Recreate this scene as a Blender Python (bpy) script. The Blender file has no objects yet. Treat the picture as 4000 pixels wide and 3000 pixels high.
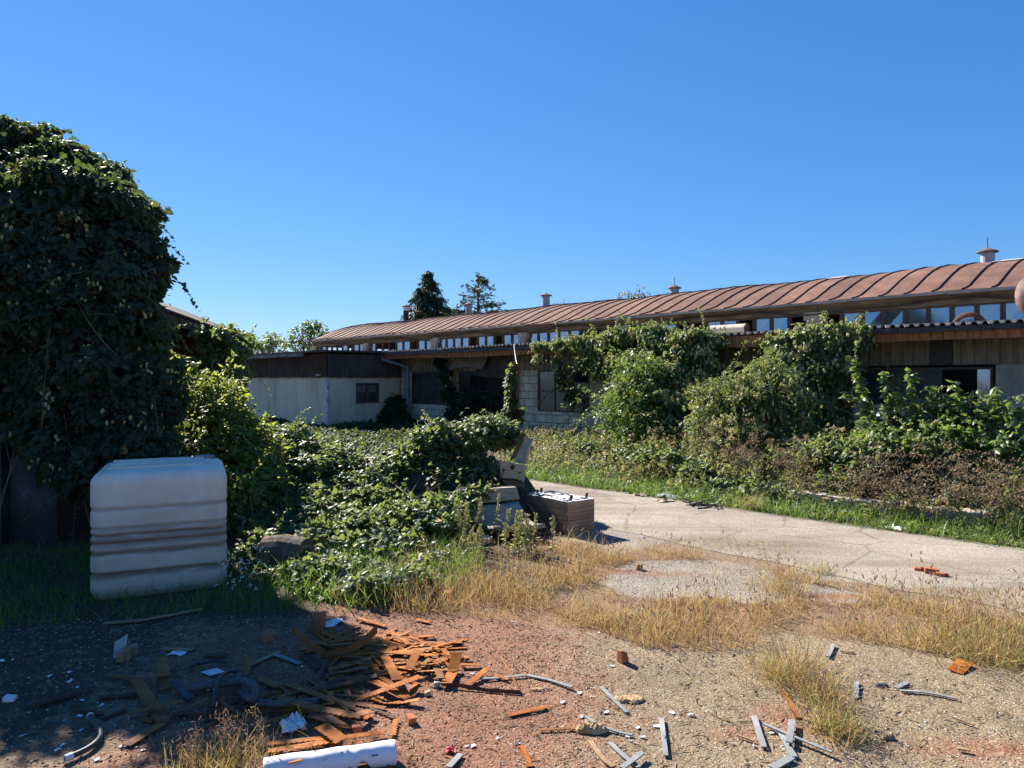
import bpy, math, random
import numpy as np
from mathutils import Matrix, Vector
rng = np.random.default_rng(11)
random.seed(5)
SC = bpy.context.scene
COL = SC.collection
F, H0, EYE = 2778.0, 1480.0, 1.6          # lens in photo pixels, horizon row, eye height

# ---------------------------------------------------------------- places
def P(px, py, Y):
    return np.array([(px-2000)/F*Y, Y, EYE-(py-H0)/F*Y])
def G(px, py, z=0.0):
    Y = (EYE-z)*F/(py-H0)
    return np.array([(px-2000)/F*Y, Y, z])
UX, UY = -0.6957, 0.7184                   # along the hall, away from the viewer
NX, NY = 0.7184, 0.6957                    # across the hall
def depth_d(px, d):
    a = (px-2000)/F
    return d/(NY+NX*a)
def D(px, py, d):
    return P(px, py, depth_d(px, d))
def s_of(px, d):
    Y = depth_d(px, d); a = (px-2000)/F
    return (UX*a+UY)*Y
HF = Matrix(((-UX, NX, 0, 0), (-UY, NY, 0, 0), (0, 0, 1, 0), (0, 0, 0, 1)))   # hall frame: x to the right, y into the hall
I4 = Matrix.Identity(4)
def hw(x, y, z):
    return np.array([-UX*x+NX*y, -UY*x+NY*y, z])

# ---------------------------------------------------------------- objects
MT = {}
def tag(o, label=None, cat=None, group=None, kind=None):
    if label: o['label'] = label
    if cat: o['category'] = cat
    if group: o['group'] = group
    if kind: o['kind'] = kind
    return o
def thing(name, label, cat, loc=(0, 0, 0), rotz=0.0, group=None):
    o = bpy.data.objects.new(name, None); COL.objects.link(o)
    o.empty_display_size = 0.2
    o.location = [float(c) for c in loc]; o.rotation_euler = (0, 0, rotz)
    MT[o.name] = Matrix.Translation(Vector([float(c) for c in loc])) @ Matrix.Rotation(rotz, 4, 'Z')
    return tag(o, label, cat, group)
def _apply(M, V):
    A = np.array(M)
    return V @ A[:3, :3].T + A[:3, 3]
def link(me, name, mat, parent, M):
    o = bpy.data.objects.new(name, me); COL.objects.link(o)
    if mat is not None:
        for m in (mat if isinstance(mat, (list, tuple)) else [mat]): me.materials.append(m)
    if parent is not None:
        o.parent = parent; MT[o.name] = MT[parent.name]
    else:
        o.matrix_world = M; MT[o.name] = M
    return o
def origin_of(V):
    return Matrix.Translation(Vector([float(V[:, 0].mean()), float(V[:, 1].mean()), float(V[:, 2].min())]))

class MB:
    def __init__(s): s.v = []; s.f = []
    def add(s, verts, faces):
        b = len(s.v); s.v += [tuple(map(float, p)) for p in verts]
        s.f += [tuple(b+i for i in f) for f in faces]; return s
    def box(s, x0, x1, y0, y1, z0, z1):
        if x0 > x1: x0, x1 = x1, x0
        if y0 > y1: y0, y1 = y1, y0
        return s.add([(x0,y0,z0),(x1,y0,z0),(x1,y1,z0),(x0,y1,z0),(x0,y0,z1),(x1,y0,z1),(x1,y1,z1),(x0,y1,z1)],
                     [(0,3,2,1),(4,5,6,7),(0,1,5,4),(1,2,6,5),(2,3,7,6),(3,0,4,7)])
    def hexa(s, a):                        # eight corners: bottom ring then top ring
        return s.add(a, [(0,3,2,1),(4,5,6,7),(0,1,5,4),(1,2,6,5),(2,3,7,6),(3,0,4,7)])
    def prism(s, pts, vec):
        n = len(pts); vec = np.array(vec, float); q = [np.array(p, float)+vec for p in pts]
        return s.add(list(pts)+q, [tuple(range(n))[::-1], tuple(range(n, 2*n))]+[(i, (i+1) % n, n+(i+1) % n, n+i) for i in range(n)])
    def bar(s, p, q, w, h):
        p, q = np.array(p, float), np.array(q, float); t = (q-p)/np.linalg.norm(q-p)
        up = np.array([0, 0, 1.0]) if abs(t[2]) < .9 else np.array([0, 1.0, 0])
        a = np.cross(t, up); a /= np.linalg.norm(a); b = np.cross(a, t)
        c = [(-1,-1),(1,-1),(1,1),(-1,1)]
        return s.add([p+a*w/2*i+b*h/2*j for i, j in c]+[q+a*w/2*i+b*h/2*j for i, j in c],
                     [(0,1,2,3),(7,6,5,4),(0,4,5,1),(1,5,6,2),(2,6,7,3),(3,7,4,0)])
    def tube(s, pts, r, k=8, cap=True):
        pts = [np.array(p, float) for p in pts]; n = len(pts)
        rr = r if isinstance(r, (list, tuple, np.ndarray)) else [r]*n
        V = []; ref = None
        for i in range(n):
            t = pts[min(i+1, n-1)]-pts[max(i-1, 0)]; t /= np.linalg.norm(t)+1e-9
            if ref is None: ref = np.array([0, 0, 1.0]) if abs(t[2]) < .9 else np.array([1.0, 0, 0])
            a = ref-t*np.dot(ref, t); a /= np.linalg.norm(a)+1e-9; ref = a; b = np.cross(t, a)
            for j in range(k):
                th = 2*math.pi*j/k; V.append(pts[i]+rr[i]*(math.cos(th)*a+math.sin(th)*b))
        fs = [(i*k+j, i*k+(j+1) % k, (i+1)*k+(j+1) % k, (i+1)*k+j) for i in range(n-1) for j in range(k)]
        if cap: fs += [tuple(range(k))[::-1], tuple((n-1)*k+j for j in range(k))]
        return s.add(V, fs)
    def lathe(s, c, prof, k=20):
        V = [(c[0]+r*math.cos(2*math.pi*j/k), c[1]+r*math.sin(2*math.pi*j/k), c[2]+z) for r, z in prof for j in range(k)]
        n = len(prof)
        return s.add(V, [(i*k+j, i*k+(j+1) % k, (i+1)*k+(j+1) % k, (i+1)*k+j) for i in range(n-1) for j in range(k)]
                     + [tuple(range(k))[::-1], tuple((n-1)*k+j for j in range(k))])
    def grid(s, rows):                     # rows of points -> sheet
        m, n = len(rows), len(rows[0])
        return s.add([p for r in rows for p in r], [(i*n+j, i*n+j+1, (i+1)*n+j+1, (i+1)*n+j) for i in range(m-1) for j in range(n-1)])
    def build(s, name, mat, parent=None, frame=I4, smooth=False, bevel=0.0, solid=0.0):
        V = _apply(frame, np.array(s.v))
        M = MT[parent.name] if parent is not None else origin_of(V)
        V = _apply(M.inverted(), V)
        me = bpy.data.meshes.new(name); me.from_pydata(V.tolist(), [], s.f); me.validate(); me.update()
        if smooth: me.polygons.foreach_set('use_smooth', [True]*len(me.polygons))
        o = link(me, name, mat, parent, M)
        if solid:
            d = o.modifiers.new('solid', 'SOLIDIFY'); d.thickness = solid; d.offset = 0
        if bevel:
            d = o.modifiers.new('bevel', 'BEVEL'); d.width = bevel; d.segments = 2; d.limit_method = 'ANGLE'
        return o
def tri_mesh(name, V, T, mat, parent=None, tint=None, smooth=False):
    V = np.asarray(V, float); T = np.asarray(T, np.int32)
    M = MT[parent.name] if parent is not None else origin_of(V)
    V = _apply(M.inverted(), V)
    me = bpy.data.meshes.new(name)
    me.vertices.add(len(V)); me.vertices.foreach_set('co', V.astype(np.float32).ravel())
    me.loops.add(3*len(T)); me.loops.foreach_set('vertex_index', T.ravel())
    me.polygons.add(len(T)); me.polygons.foreach_set('loop_start', np.arange(len(T), dtype=np.int32)*3)
    me.update(calc_edges=True)
    me.polygons.foreach_set('use_smooth', np.full(len(T), bool(smooth)))
    if tint is not None:
        a = me.attributes.new('tint', 'FLOAT', 'POINT'); a.data.foreach_set('value', np.asarray(tint, np.float32))
    return link(me, name, mat, parent, M)

# ---------------------------------------------------------------- scatter of small faces
def nrmz(a): return a/(np.linalg.norm(a, axis=-1, keepdims=True)+1e-9)
def fan(outline, centre):
    n = len(outline)
    return np.array(list(outline)+[centre], float), np.array([(i, (i+1) % n, n) for i in range(n)])
def lobed():
    R = [(.0, .0), (.22, -.10), (.36, .02), (.60, .30), (.30, .40), (.34, .62), (.0, 1.0)]
    out = R+[(-x, y) for x, y in R[-2:0:-1]]
    out3 = [(x*.9, y, -.25*abs(x)-.18*y*y) for x, y in out]
    return fan(out3, (0, .33, .06))
def ovate():
    V = [(0,0,0),(.26,.28,-.08),(.27,.55,-.11),(.12,.82,-.12),(0,1,-.16),(-.12,.82,-.12),(-.27,.55,-.11),(-.26,.28,-.08),(0,.45,.02)]
    return np.array(V, float), np.array([(i, (i+1) % 8, 8) for i in range(8)])
def pinnate(k=3, w=.17, l=.36):
    V, T = [], []
    def leaf(bx, by, ang, l):
        c, s_ = math.cos(ang), math.sin(ang); b = len(V)
        for x, y, z in ((0,0,0),(w*.8,l*.45,-.03),(0,l,-.1),(-w*.8,l*.45,-.03)):
            V.append((bx+c*x+s_*y, by-s_*x+c*y, z-.15*by*by))
        T.extend([(b, b+1, b+2), (b, b+2, b+3)])
    for i in range(k):
        y = .2+.55*i/max(1, k-1)
        leaf(0, y, 1.05, l); leaf(0, y, -1.05, l)
    leaf(0, .72, 0, l*.95)
    return np.array(V, float), np.array(T)
def blade(bend=.35, n=4):
    V, T = [], []
    for i in range(n):
        y = i/n; w = .5*(1-.75*y*y) if i else .35
        V += [(-w, y*(1-.25*bend*y), bend*y*y), (w, y*(1-.25*bend*y), bend*y*y)]
    V.append((0, 1-.25*bend, bend))
    for i in range(n-1):
        a = 2*i; T += [(a, a+1, a+3), (a, a+3, a+2)]
    T.append((2*n-2, 2*n-1, 2*n))
    return np.array(V, float), np.array(T)
def nugget():
    V = np.array([(1,0,0),(-1,0,.1),(0,1,-.1),(.1,-1,0),(.15,.1,1),(0,-.1,-1),(.6,.6,.45),(-.6,-.5,.5)], float)*.5
    T = [(0,6,4),(6,2,4),(2,1,4),(1,7,4),(7,3,4),(3,0,4),(2,6,5),(6,0,5),(0,3,5),(3,7,5),(7,1,5),(1,2,5)]
    return V, np.array(T)
def spindle(k=5):
    prof = [(.25, 0), (.5, .25), (.5, .6), (.3, .85)]
    V = [(r*math.cos(2*math.pi*j/k), y, r*math.sin(2*math.pi*j/k)) for r, y in prof for j in range(k)]+[(0, 1, 0)]
    T = []
    for i in range(3):
        for j in range(k):
            a, b = i*k+j, i*k+(j+1) % k; T += [(a, b, b+k), (a, b+k, a+k)]
    T += [(3*k+j, 3*k+(j+1) % k, 4*k) for j in range(k)]
    return np.array(V, float), np.array(T)
LOBED, OVATE, PINN, PINN5, NUG, SPIN = lobed(), ovate(), pinnate(2), pinnate(4, .13, .3), nugget(), spindle()
BLADES = [blade(.15), blade(.45), blade(.8)]
SPRAY = pinnate(5, .10, .34)
def scatter(T, pos, tip, nrm, size):
    V0, F0 = T; N = len(pos); k = len(V0)
    size = np.asarray(size, float)
    S = np.repeat(size[:, None], 3, 1) if size.ndim == 1 else size
    y = nrmz(tip); x = nrmz(np.cross(y, nrm)); z = np.cross(x, y)
    L = V0[None]*S[:, None, :]
    W = pos[:, None]+L[..., :1]*x[:, None]+L[..., 1:2]*y[:, None]+L[..., 2:3]*z[:, None]
    Fc = F0[None]+(np.arange(N)*k)[:, None, None]
    return W.reshape(-1, 3), Fc.reshape(-1, 3), k
class Bag:                                  # collects scattered pieces into one mesh
    def __init__(s): s.V = []; s.T = []; s.t = []; s.n = 0
    def add(s, T, pos, tip, nrm, size, tint):
        if len(pos) == 0: return s
        V, Fc, k = scatter(T, np.asarray(pos, float), tip, nrm, size)
        s.V.append(V); s.T.append(Fc+s.n); s.t.append(np.repeat(tint, k)); s.n += len(V); return s
    def build(s, name, mat, parent=None):
        return tri_mesh(name, np.concatenate(s.V), np.concatenate(s.T), mat, parent, np.concatenate(s.t))
def rnd(n, s=1.0): return rng.normal(0, s, (n, 3))
UP = np.array([0, 0, 1.0])
def ell(px, py, Y, rx, ry, rd=None):        # a clump given by its middle, its half size in photo pixels and its distance
    c = P(px, py, Y); k = Y/F
    return (c, np.array([rx*k, (rd if rd is not None else rx*k), ry*k]))
def lumps(ells, per=10, f=(.28, .5), out=.75):
    """break each ellipsoid into small clumps on and near its surface"""
    C, R = [], []
    for c, r in ells:
        n = max(3, int(per)); d = nrmz(rnd(n)); q = c+r*d*rng.uniform(out-.27, out+.2, (n, 1))
        m = float(np.min(r)*.5+np.mean(r)*.5)
        C += list(q); R += list(np.repeat((m*rng.uniform(f[0], f[1], n))[:, None], 3, 1)*np.array([1.1, 1.1, .8]))
    return np.array(C), np.array(R)
def on_lumps(C, R, density, jit=.12, zmin=.02, cull=.78):
    A = 4*math.pi*(R[:, 0]*R[:, 1]*.5+R[:, 2]*R[:, 0]*.5)
    n = np.maximum(1, rng.poisson(A*density))
    idx = np.repeat(np.arange(len(C)), n); d = nrmz(rnd(len(idx)))
    p = C[idx]+R[idx]*d*(1+rng.normal(0, jit, (len(idx), 1))); nn = nrmz(d/R[idx])
    keep = p[:, 2] > zmin
    for i0 in range(0, len(p), 20000):
        q = p[i0:i0+20000]
        dd = (((q[:, None]-C[None])/R[None])**2).sum(2)
        keep[i0:i0+20000] &= ((dd < cull**2).sum(1) == 0) | (rng.random(len(q)) < .12)
    return p[keep], nn[keep]
def leaf_dirs(nn, up=.8, out=.6, jit=.45, droop=.45):
    n = len(nn)
    nrm = nrmz(out*nn+up*UP+rnd(n, jit))
    h = nn*np.array([1, 1, .3])+rnd(n, .5)-UP*droop
    return nrmz(h), nrm
def in_poly(pts, poly):
    x, y = pts[:, 0], pts[:, 1]; r = np.zeros(len(pts), bool); n = len(poly)
    for i in range(n):
        x0, y0 = poly[i]; x1, y1 = poly[(i+1) % n]
        c = ((y0 > y) != (y1 > y)) & (x < (x1-x0)*(y-y0)/((y1-y0) or 1e-9)+x0)
        r ^= c
    return r
def gpoly(pp): return [tuple(G(a, b)[:2]) for a, b in pp]
def fill(poly, n):
    a = np.array(poly); lo, hi = a.min(0), a.max(0); out = []
    tot = 0
    while tot < n:
        q = rng.uniform(lo, hi, (n*2, 2)); q = q[in_poly(q, poly)]; out.append(q); tot += len(q)
        if len(q) == 0: break
    return np.concatenate(out)[:n]
def wob(x, y, k=1.0, ph=0.0):               # cheap smooth noise, about -1..1
    return (np.sin(1.7*k*x+2.3*k*y+ph)+np.sin(3.1*k*x-1.9*k*y+1.3+ph)+np.sin(-2.2*k*x+4.1*k*y+2.1*ph)+.6*np.sin(6.3*k*x+5.1*k*y+.7))/3.6

# ---------------------------------------------------------------- materials
class NT:
    def __init__(s, name):
        s.m = bpy.data.materials.new(name); s.m.use_nodes = True; s.t = s.m.node_tree; s.t.nodes.clear()
        s.out = s.t.nodes.new('ShaderNodeOutputMaterial'); s._c = None
    def n(s, kind, **kw):
        o = s.t.nodes.new(kind)
        for k, v in kw.items(): setattr(o, k, v)
        return o
    def l(s, a, b): s.t.links.new(a, b)
    def put(s, sock, v):
        if hasattr(v, 'links') or isinstance(v, bpy.types.NodeSocket): s.l(v, sock)
        else: sock.default_value = v if not isinstance(v, tuple) or len(v) != 3 or sock.type != 'RGBA' else (*v, 1)
    def co(s, scale=(1, 1, 1), rot=(0, 0, 0)):
        if s._c is None: s._c = s.n('ShaderNodeTexCoord').outputs['Object']
        m = s.n('ShaderNodeMapping'); m.inputs['Scale'].default_value = scale; m.inputs['Rotation'].default_value = rot
        s.l(s._c, m.inputs['Vector']); return m.outputs[0]
    def noise(s, scale, detail=5, rough=.6, vec=None, dist=0.0):
        o = s.n('ShaderNodeTexNoise'); o.inputs['Scale'].default_value = scale; o.inputs['Detail'].default_value = detail
        o.inputs['Roughness'].default_value = rough; o.inputs['Distortion'].default_value = dist
        s.l(vec if vec is not None else s.co(), o.inputs['Vector']); return o.outputs['Fac']
    def vor(s, scale, vec=None, feature='F1', out='Distance'):
        o = s.n('ShaderNodeTexVoronoi'); o.feature = feature; o.inputs['Scale'].default_value = scale
        s.l(vec if vec is not None else s.co(), o.inputs['Vector']); return o.outputs[out]
    def ramp(s, f, stops, interp='LINEAR'):
        o = s.n('ShaderNodeValToRGB'); o.color_ramp.interpolation = interp; e = o.color_ramp.elements
        while len(e) < len(stops): e.new(1)
        for i, (p, c) in enumerate(stops):
            e[i].position = p; e[i].color = (*c, 1) if isinstance(c, tuple) else (c, c, c, 1)
        s.l(f, o.inputs[0]); return o.outputs[0]
    def mix(s, f, a, b, mode='MIX'):
        o = s.n('ShaderNodeMix', data_type='RGBA', blend_type=mode)
        s.put(o.inputs[0], f); s.put(o.inputs[6], a); s.put(o.inputs[7], b); return o.outputs[2]
    def math(s, op, a, b=0.0, clamp=False):
        o = s.n('ShaderNodeMath', operation=op); o.use_clamp = clamp; s.put(o.inputs[0], a); s.put(o.inputs[1], b); return o.outputs[0]
    def attr(s, name): return s.n('ShaderNodeAttribute', attribute_name=name).outputs['Fac']
    def sep(s, vec):
        o = s.n('ShaderNodeSeparateXYZ'); s.l(vec, o.inputs[0]); return o.outputs
    def bump(s, h, strength=.4, dist=.01, prev=None):
        o = s.n('ShaderNodeBump'); o.inputs['Strength'].default_value = strength; o.inputs['Distance'].default_value = dist
        s.l(h, o.inputs['Height'])
        if prev is not None: s.l(prev, o.inputs['Normal'])
        return o.outputs[0]
    def bsdf(s, color, rough=.8, bump=None, metal=0.0, spec=.3, **kw):
        o = s.n('ShaderNodeBsdfPrincipled'); s.put(o.inputs['Base Color'], color); s.put(o.inputs['Roughness'], rough)
        s.put(o.inputs['Metallic'], metal); o.inputs['Specular IOR Level'].default_value = spec
        for k, v in kw.items(): s.put(o.inputs[k.replace('_', ' ')], v)
        if bump is not None: s.l(bump, o.inputs['Normal'])
        s.l(o.outputs[0], s.out.inputs[0]); return o
def simple(name, stops, scale=6, rough=.8, bs=.3, bd=.01, stretch=(1, 1, 1), spec=.3, metal=0.0, detail=6):
    t = NT(name); v = t.co(stretch); f = t.noise(scale, detail, .65, v)
    t.bsdf(t.ramp(f, stops), rough, t.bump(f, bs, bd), metal, spec); return t.m
def leaf_mat(name, stops, trans, tf=.35, rough=.42, spec=.45):
    t = NT(name); f = t.attr('tint'); c = t.ramp(f, stops)
    n = t.noise(30, 3, .6); c = t.mix(.25, c, t.ramp(n, [(.3, (.4, .4, .4)), (.7, (1, 1, 1))]), 'MULTIPLY')
    b = t.bsdf(c, rough, None, 0, spec)
    tr = t.n('ShaderNodeBsdfTranslucent'); t.l(t.mix(.55, c, trans), tr.inputs[0])
    mx = t.n('ShaderNodeMixShader'); mx.inputs[0].default_value = tf
    t.l(b.outputs[0], mx.inputs[1]); t.l(tr.outputs[0], mx.inputs[2]); t.l(mx.outputs[0], t.out.inputs[0]); return t.m

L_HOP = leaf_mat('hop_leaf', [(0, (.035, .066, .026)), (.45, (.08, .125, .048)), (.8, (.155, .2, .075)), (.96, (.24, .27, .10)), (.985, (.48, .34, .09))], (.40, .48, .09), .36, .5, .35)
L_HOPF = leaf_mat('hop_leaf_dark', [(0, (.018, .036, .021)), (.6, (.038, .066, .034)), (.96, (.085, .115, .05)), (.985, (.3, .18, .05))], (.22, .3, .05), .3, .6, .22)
L_CONE = leaf_mat('hop_cone', [(0, (.38, .40, .15)), (.6, (.56, .54, .24)), (1, (.64, .54, .30))], (.62, .6, .22), .38, .7, .2)
L_BRAM = leaf_mat('bramble_leaf', [(0, (.045, .085, .02)), (.5, (.115, .17, .035)), (.9, (.21, .26, .055)), (.98, (.5, .36, .06))], (.5, .58, .06), .44, .45, .36)
L_MUL = leaf_mat('mulberry_leaf', [(0, (.03, .07, .022)), (.5, (.07, .13, .038)), (.95, (.16, .23, .07)), (.985, (.5, .36, .06))], (.34, .46, .06), .36, .4, .45)
L_WEED = leaf_mat('weed_leaf', [(0, (.05, .085, .03)), (.42, (.12, .16, .055)), (.68, (.24, .24, .09)), (.84, (.42, .30, .16)), (1, (.36, .21, .12))], (.42, .44, .13), .35, .55, .25)
L_DRY = leaf_mat('dry_seed_head', [(0, (.10, .068, .046)), (.5, (.235, .165, .105)), (1, (.44, .34, .22))], (.34, .22, .12), .25, .8, .15)
L_GRASS = leaf_mat('dry_grass_blade', [(0, (.27, .105, .055)), (.3, (.44, .225, .095)), (.6, (.55, .375, .15)), (.78, (.44, .37, .14)), (.88, (.2, .24, .06)), (1, (.10, .17, .03))], (.6, .46, .18), .3, .6, .25)
L_GREEN = leaf_mat('green_grass_blade', [(0, (.05, .1, .02)), (.6, (.1, .19, .03)), (.85, (.2, .25, .06)), (1, (.45, .33, .12))], (.3, .5, .05), .35, .45, .35)
L_FOX = leaf_mat('foxtail_head', [(0, (.38, .2, .15)), (.6, (.52, .36, .25)), (1, (.46, .44, .24))], (.6, .45, .28), .4, .85, .1)
L_CONIF = leaf_mat('conifer_needle', [(0, (.016, .032, .016)), (.6, (.03, .055, .024)), (1, (.06, .085, .03))], (.06, .1, .02), .18, .6, .25)
L_PINE = leaf_mat('pine_needle', [(0, (.03, .055, .022)), (.6, (.06, .09, .03)), (1, (.12, .13, .05))], (.1, .15, .03), .18, .6, .25)
L_TREE = leaf_mat('tree_leaf', [(0, (.04, .08, .02)), (.6, (.08, .13, .03)), (1, (.16, .2, .06))], (.25, .36, .05), .3)
L_LOC = leaf_mat('locust_leaf', [(0, (.07, .12, .03)), (.6, (.13, .2, .045)), (1, (.24, .28, .08))], (.35, .45, .08), .35)
L_BIR = leaf_mat('birch_leaf', [(0, (.14, .14, .05)), (.6, (.26, .22, .08)), (1, (.4, .3, .12))], (.4, .33, .1), .3)

def wood(name, dark, light, scale=5, stretch=(1, 12, 12), bs=.5, rough=.85):
    t = NT(name); v = t.co(stretch); f = t.noise(scale, 8, .7, v, .6); g = t.noise(2.2, 3, .5)
    c = t.mix(t.ramp(g, [(.35, 0.0), (.7, .6)]), t.ramp(f, [(.3, dark), (.7, light)]), tuple(x*.55 for x in dark))
    t.bsdf(c, rough, t.bump(f, bs, .006), 0, .2); return t.m
M_WGREY = wood('weathered_grey_wood', (.28, .215, .15), (.62, .49, .36), 4)
M_WLATH = wood('grey_lath_wood', (.16, .17, .175), (.36, .37, .37), 9, (1, 1, 1))
M_WBROWN = wood('brown_weathered_timber', (.19, .115, .065), (.48, .315, .18), 4)
M_WTAN = wood('tan_weathered_timber', (.40, .265, .145), (.76, .56, .35), 4, (3, 3, 14))
M_BARK = simple('bark', [(.3, (.05, .038, .028)), (.7, (.17, .13, .1))], 14, .95, .9, .02, (1, 1, .3))
M_STEM = simple('vine_stem', [(.3, (.09, .07, .04)), (.7, (.22, .17, .1))], 30, .9)
M_STEMG = simple('green_stem', [(.3, (.07, .09, .03)), (.7, (.17, .18, .07))], 30, .8)
def rust(name, stops, rough=.75, scale=16):
    t = NT(name); f = t.noise(scale, 8, .7, None, .3); g = t.noise(2.5, 4); b = t.noise(60, 4)
    c = t.mix(t.ramp(g, [(.45, 0.0), (.68, .55)]), t.ramp(f, stops), tuple(x*.5 for x in stops[0][1]))
    t.bsdf(c, rough, t.bump(b, .25, .003), .05, .18); return t.m
M_SAW = rust('orange_rust', [(.3, (.14, .040, .010)), (.48, (.29, .085, .012)), (.62, (.42, .145, .018)), (.78, (.5, .22, .04))])
M_SAWB = rust('brown_rust', [(.3, (.12, .05, .025)), (.55, (.27, .115, .04)), (.75, (.38, .2, .09))])
M_RUSTD = rust('dark_rust', [(.3, (.05, .025, .016)), (.6, (.13, .06, .035)), (.8, (.22, .11, .06))])
M_STEELG = simple('dull_grey_metal', [(.3, (.16, .16, .16)), (.7, (.36, .36, .35))], 12, .55, .15, .004, metal=.3)
M_BRICK = simple('red_brick', [(.3, (.22, .07, .035)), (.7, (.46, .17, .08))], 18, .95, .6, .008)
M_YBRICK = simple('yellow_ochre_block', [(.3, (.3, .2, .07)), (.7, (.55, .38, .14))], 18, .95, .5, .008)
M_PAPER = simple('white_scrap', [(.3, (.5, .5, .5)), (.7, (.82, .82, .8))], 25, .7, .2, .003)
M_BARKT = simple('tan_bark_chunk', [(.3, (.22, .14, .06)), (.7, (.52, .37, .19))], 22, .95, .8, .012)
M_RUBBER = simple('black_rubber', [(.3, (.022, .023, .026)), (.7, (.055, .055, .06))], 20, .55, .2, .003, spec=.4)
M_RED = simple('red_wrapper', [(.3, (.45, .04, .05)), (.7, (.7, .16, .16))], 30, .5, .3, .004)
# ================================================================ GROUND AND ROAD
GRASS = [(1250,2330),(1400,2395),(1800,2405),(2050,2445),(2300,2455),(2500,2530),(2750,2555),(2950,2540),(3040,2480),(3300,2505),(3600,2545),(3850,2598),(4200,2660),(4200,2320),(3750,2300),(3450,2285),(3150,2250),(3100,2165),(2900,2120),(2650,2110),(2400,2170),(2250,2130),(2050,2150),(1750,2190),(1500,2250)]
PALE = [(2330,2290),(2430,2215),(2520,2195),(2750,2190),(2980,2215),(3050,2275),(3380,2300),(3400,2350),(3000,2350),(2650,2340),(2480,2330)]
def poly_soft(X, Y, poly, amp, k=2.0, ph=0):
    q = np.stack([X+amp*wob(X, Y, k, ph), Y+amp*wob(Y, X, k, ph+2)], 1)
    return in_poly(q, poly).astype(float)
def blur(Z, n=2):
    for _ in range(n):
        Zp = np.pad(Z, 1, mode='edge')
        Z = (Zp[1:-1, 1:-1]*2+Zp[:-2, 1:-1]+Zp[2:, 1:-1]+Zp[1:-1, :-2]+Zp[1:-1, 2:])/6
    return Z
def make_ground():
    xs = np.concatenate([[-400, -150, -60, -25, -12], np.arange(-8, 8.01, .05), [12, 25, 60, 150, 400]])
    ys = np.concatenate([[-150, -60, -20, -6, 0], np.arange(1.8, 13.01, .05), [16, 22, 32, 60, 140, 400, 900]])
    XX, YY = np.meshgrid(xs, ys); X, Y = XX.ravel(), YY.ravel(); sh = XX.shape
    V = np.stack([X, Y, np.zeros_like(X)], 1)
    d = NX*X+NY*Y
    # crushed brick in the foreground, thinning out to the right
    cx = X+.22*wob(X, Y, 1.3); w = np.clip((.75-cx)/.8, 0, 1)*np.clip((5.6-Y)/.7, 0, 1)
    w *= np.clip((cx+2.5)/1.2, .25, 1)
    streak = np.zeros_like(X)
    for (px, py, rx, ry) in ((2420,2235,.30,.08),(2600,2245,.28,.05),(3500,2285,.22,.05),(3230,2330,.3,.07),(3080,2790,.15,.08),(2900,2870,.15,.05),(3850,2930,.3,.07),(3180,2850,.2,.05),(3420,2235,.25,.05)):
        c = G(px, py); streak = np.maximum(streak, np.exp(-((X-c[0])/rx)**2-((Y-c[1])/ry)**2)*1.6)
    red = np.clip(w+streak, 0, 1)
    pale = poly_soft(X, Y, gpoly(PALE), .12, 2.0)
    band = ((d > 4.6) & (d < 8.3) & (X > .2)).astype(float)
    pale = np.maximum(pale, band*np.clip((d-5.3+.3*wob(X, Y, 1.1))/.6, 0, 1))
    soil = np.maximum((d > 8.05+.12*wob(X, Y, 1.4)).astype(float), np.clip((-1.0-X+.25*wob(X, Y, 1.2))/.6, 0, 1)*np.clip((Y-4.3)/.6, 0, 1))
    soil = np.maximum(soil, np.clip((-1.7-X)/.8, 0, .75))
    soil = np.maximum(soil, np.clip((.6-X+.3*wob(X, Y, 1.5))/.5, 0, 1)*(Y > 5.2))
    thatch = poly_soft(X, Y, gpoly(GRASS), .12, 1.8, .6)*(1-poly_soft(X, Y, gpoly(PALE), .12, 2.0))
    n, m = sh
    idx = np.arange(n*m).reshape(n, m); a, b, c, e = idx[:-1, :-1].ravel(), idx[:-1, 1:].ravel(), idx[1:, 1:].ravel(), idx[1:, :-1].ravel()
    T = np.concatenate([np.stack([a, b, c], 1), np.stack([a, c, e], 1)])
    t = NT('yard_ground')
    v = t.co()
    edge = t.noise(9, 6, .7); edge2 = t.noise(2.2, 5, .6)
    def mask(name, hard=2.2):
        m_ = t.math('ADD', t.attr(name), t.math('MULTIPLY', t.math('SUBTRACT', edge, .5), 1.9))
        return t.ramp(t.math('ADD', m_, 0.0), [(.5-.5/hard, 0.0), (.5+.5/hard, 1.0)])
    cell = t.vor(75, None, 'F1', 'Color'); cellv = t.sep(cell)[0]; dist = t.vor(75)
    cell2 = t.sep(t.vor(190, None, 'F1', 'Color'))[1]; dist2 = t.vor(190)
    agg = t.ramp(cellv, [(0, (.12, .095, .07)), (.25, (.21, .165, .115)), (.55, (.30, .24, .165)), (.8, (.37, .305, .22)), (.95, (.52, .46, .37))])
    agg = t.mix(t.ramp(dist, [(.35, 0.0), (.6, 1.0)]), agg, (.22, .16, .095))
    agg = t.mix(.4, agg, t.ramp(cell2, [(0, (.12, .095, .07)), (.5, (.3, .23, .15)), (1, (.5, .42, .3))]))
    rc = t.ramp(cell2, [(0, (.10, .055, .04)), (.3, (.22, .088, .052)), (.65, (.31, .132, .075)), (.88, (.34, .2, .125)), (1, (.5, .42, .34))])
    rc = t.mix(.3, rc, t.ramp(cellv, [(0, (.12, .065, .045)), (.6, (.28, .12, .07)), (1, (.36, .23, .155))]))
    pc = t.ramp(cell2, [(0, (.13, .11, .095)), (.3, (.25, .22, .19)), (.7, (.345, .31, .27)), (1, (.5, .47, .42))])
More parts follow.
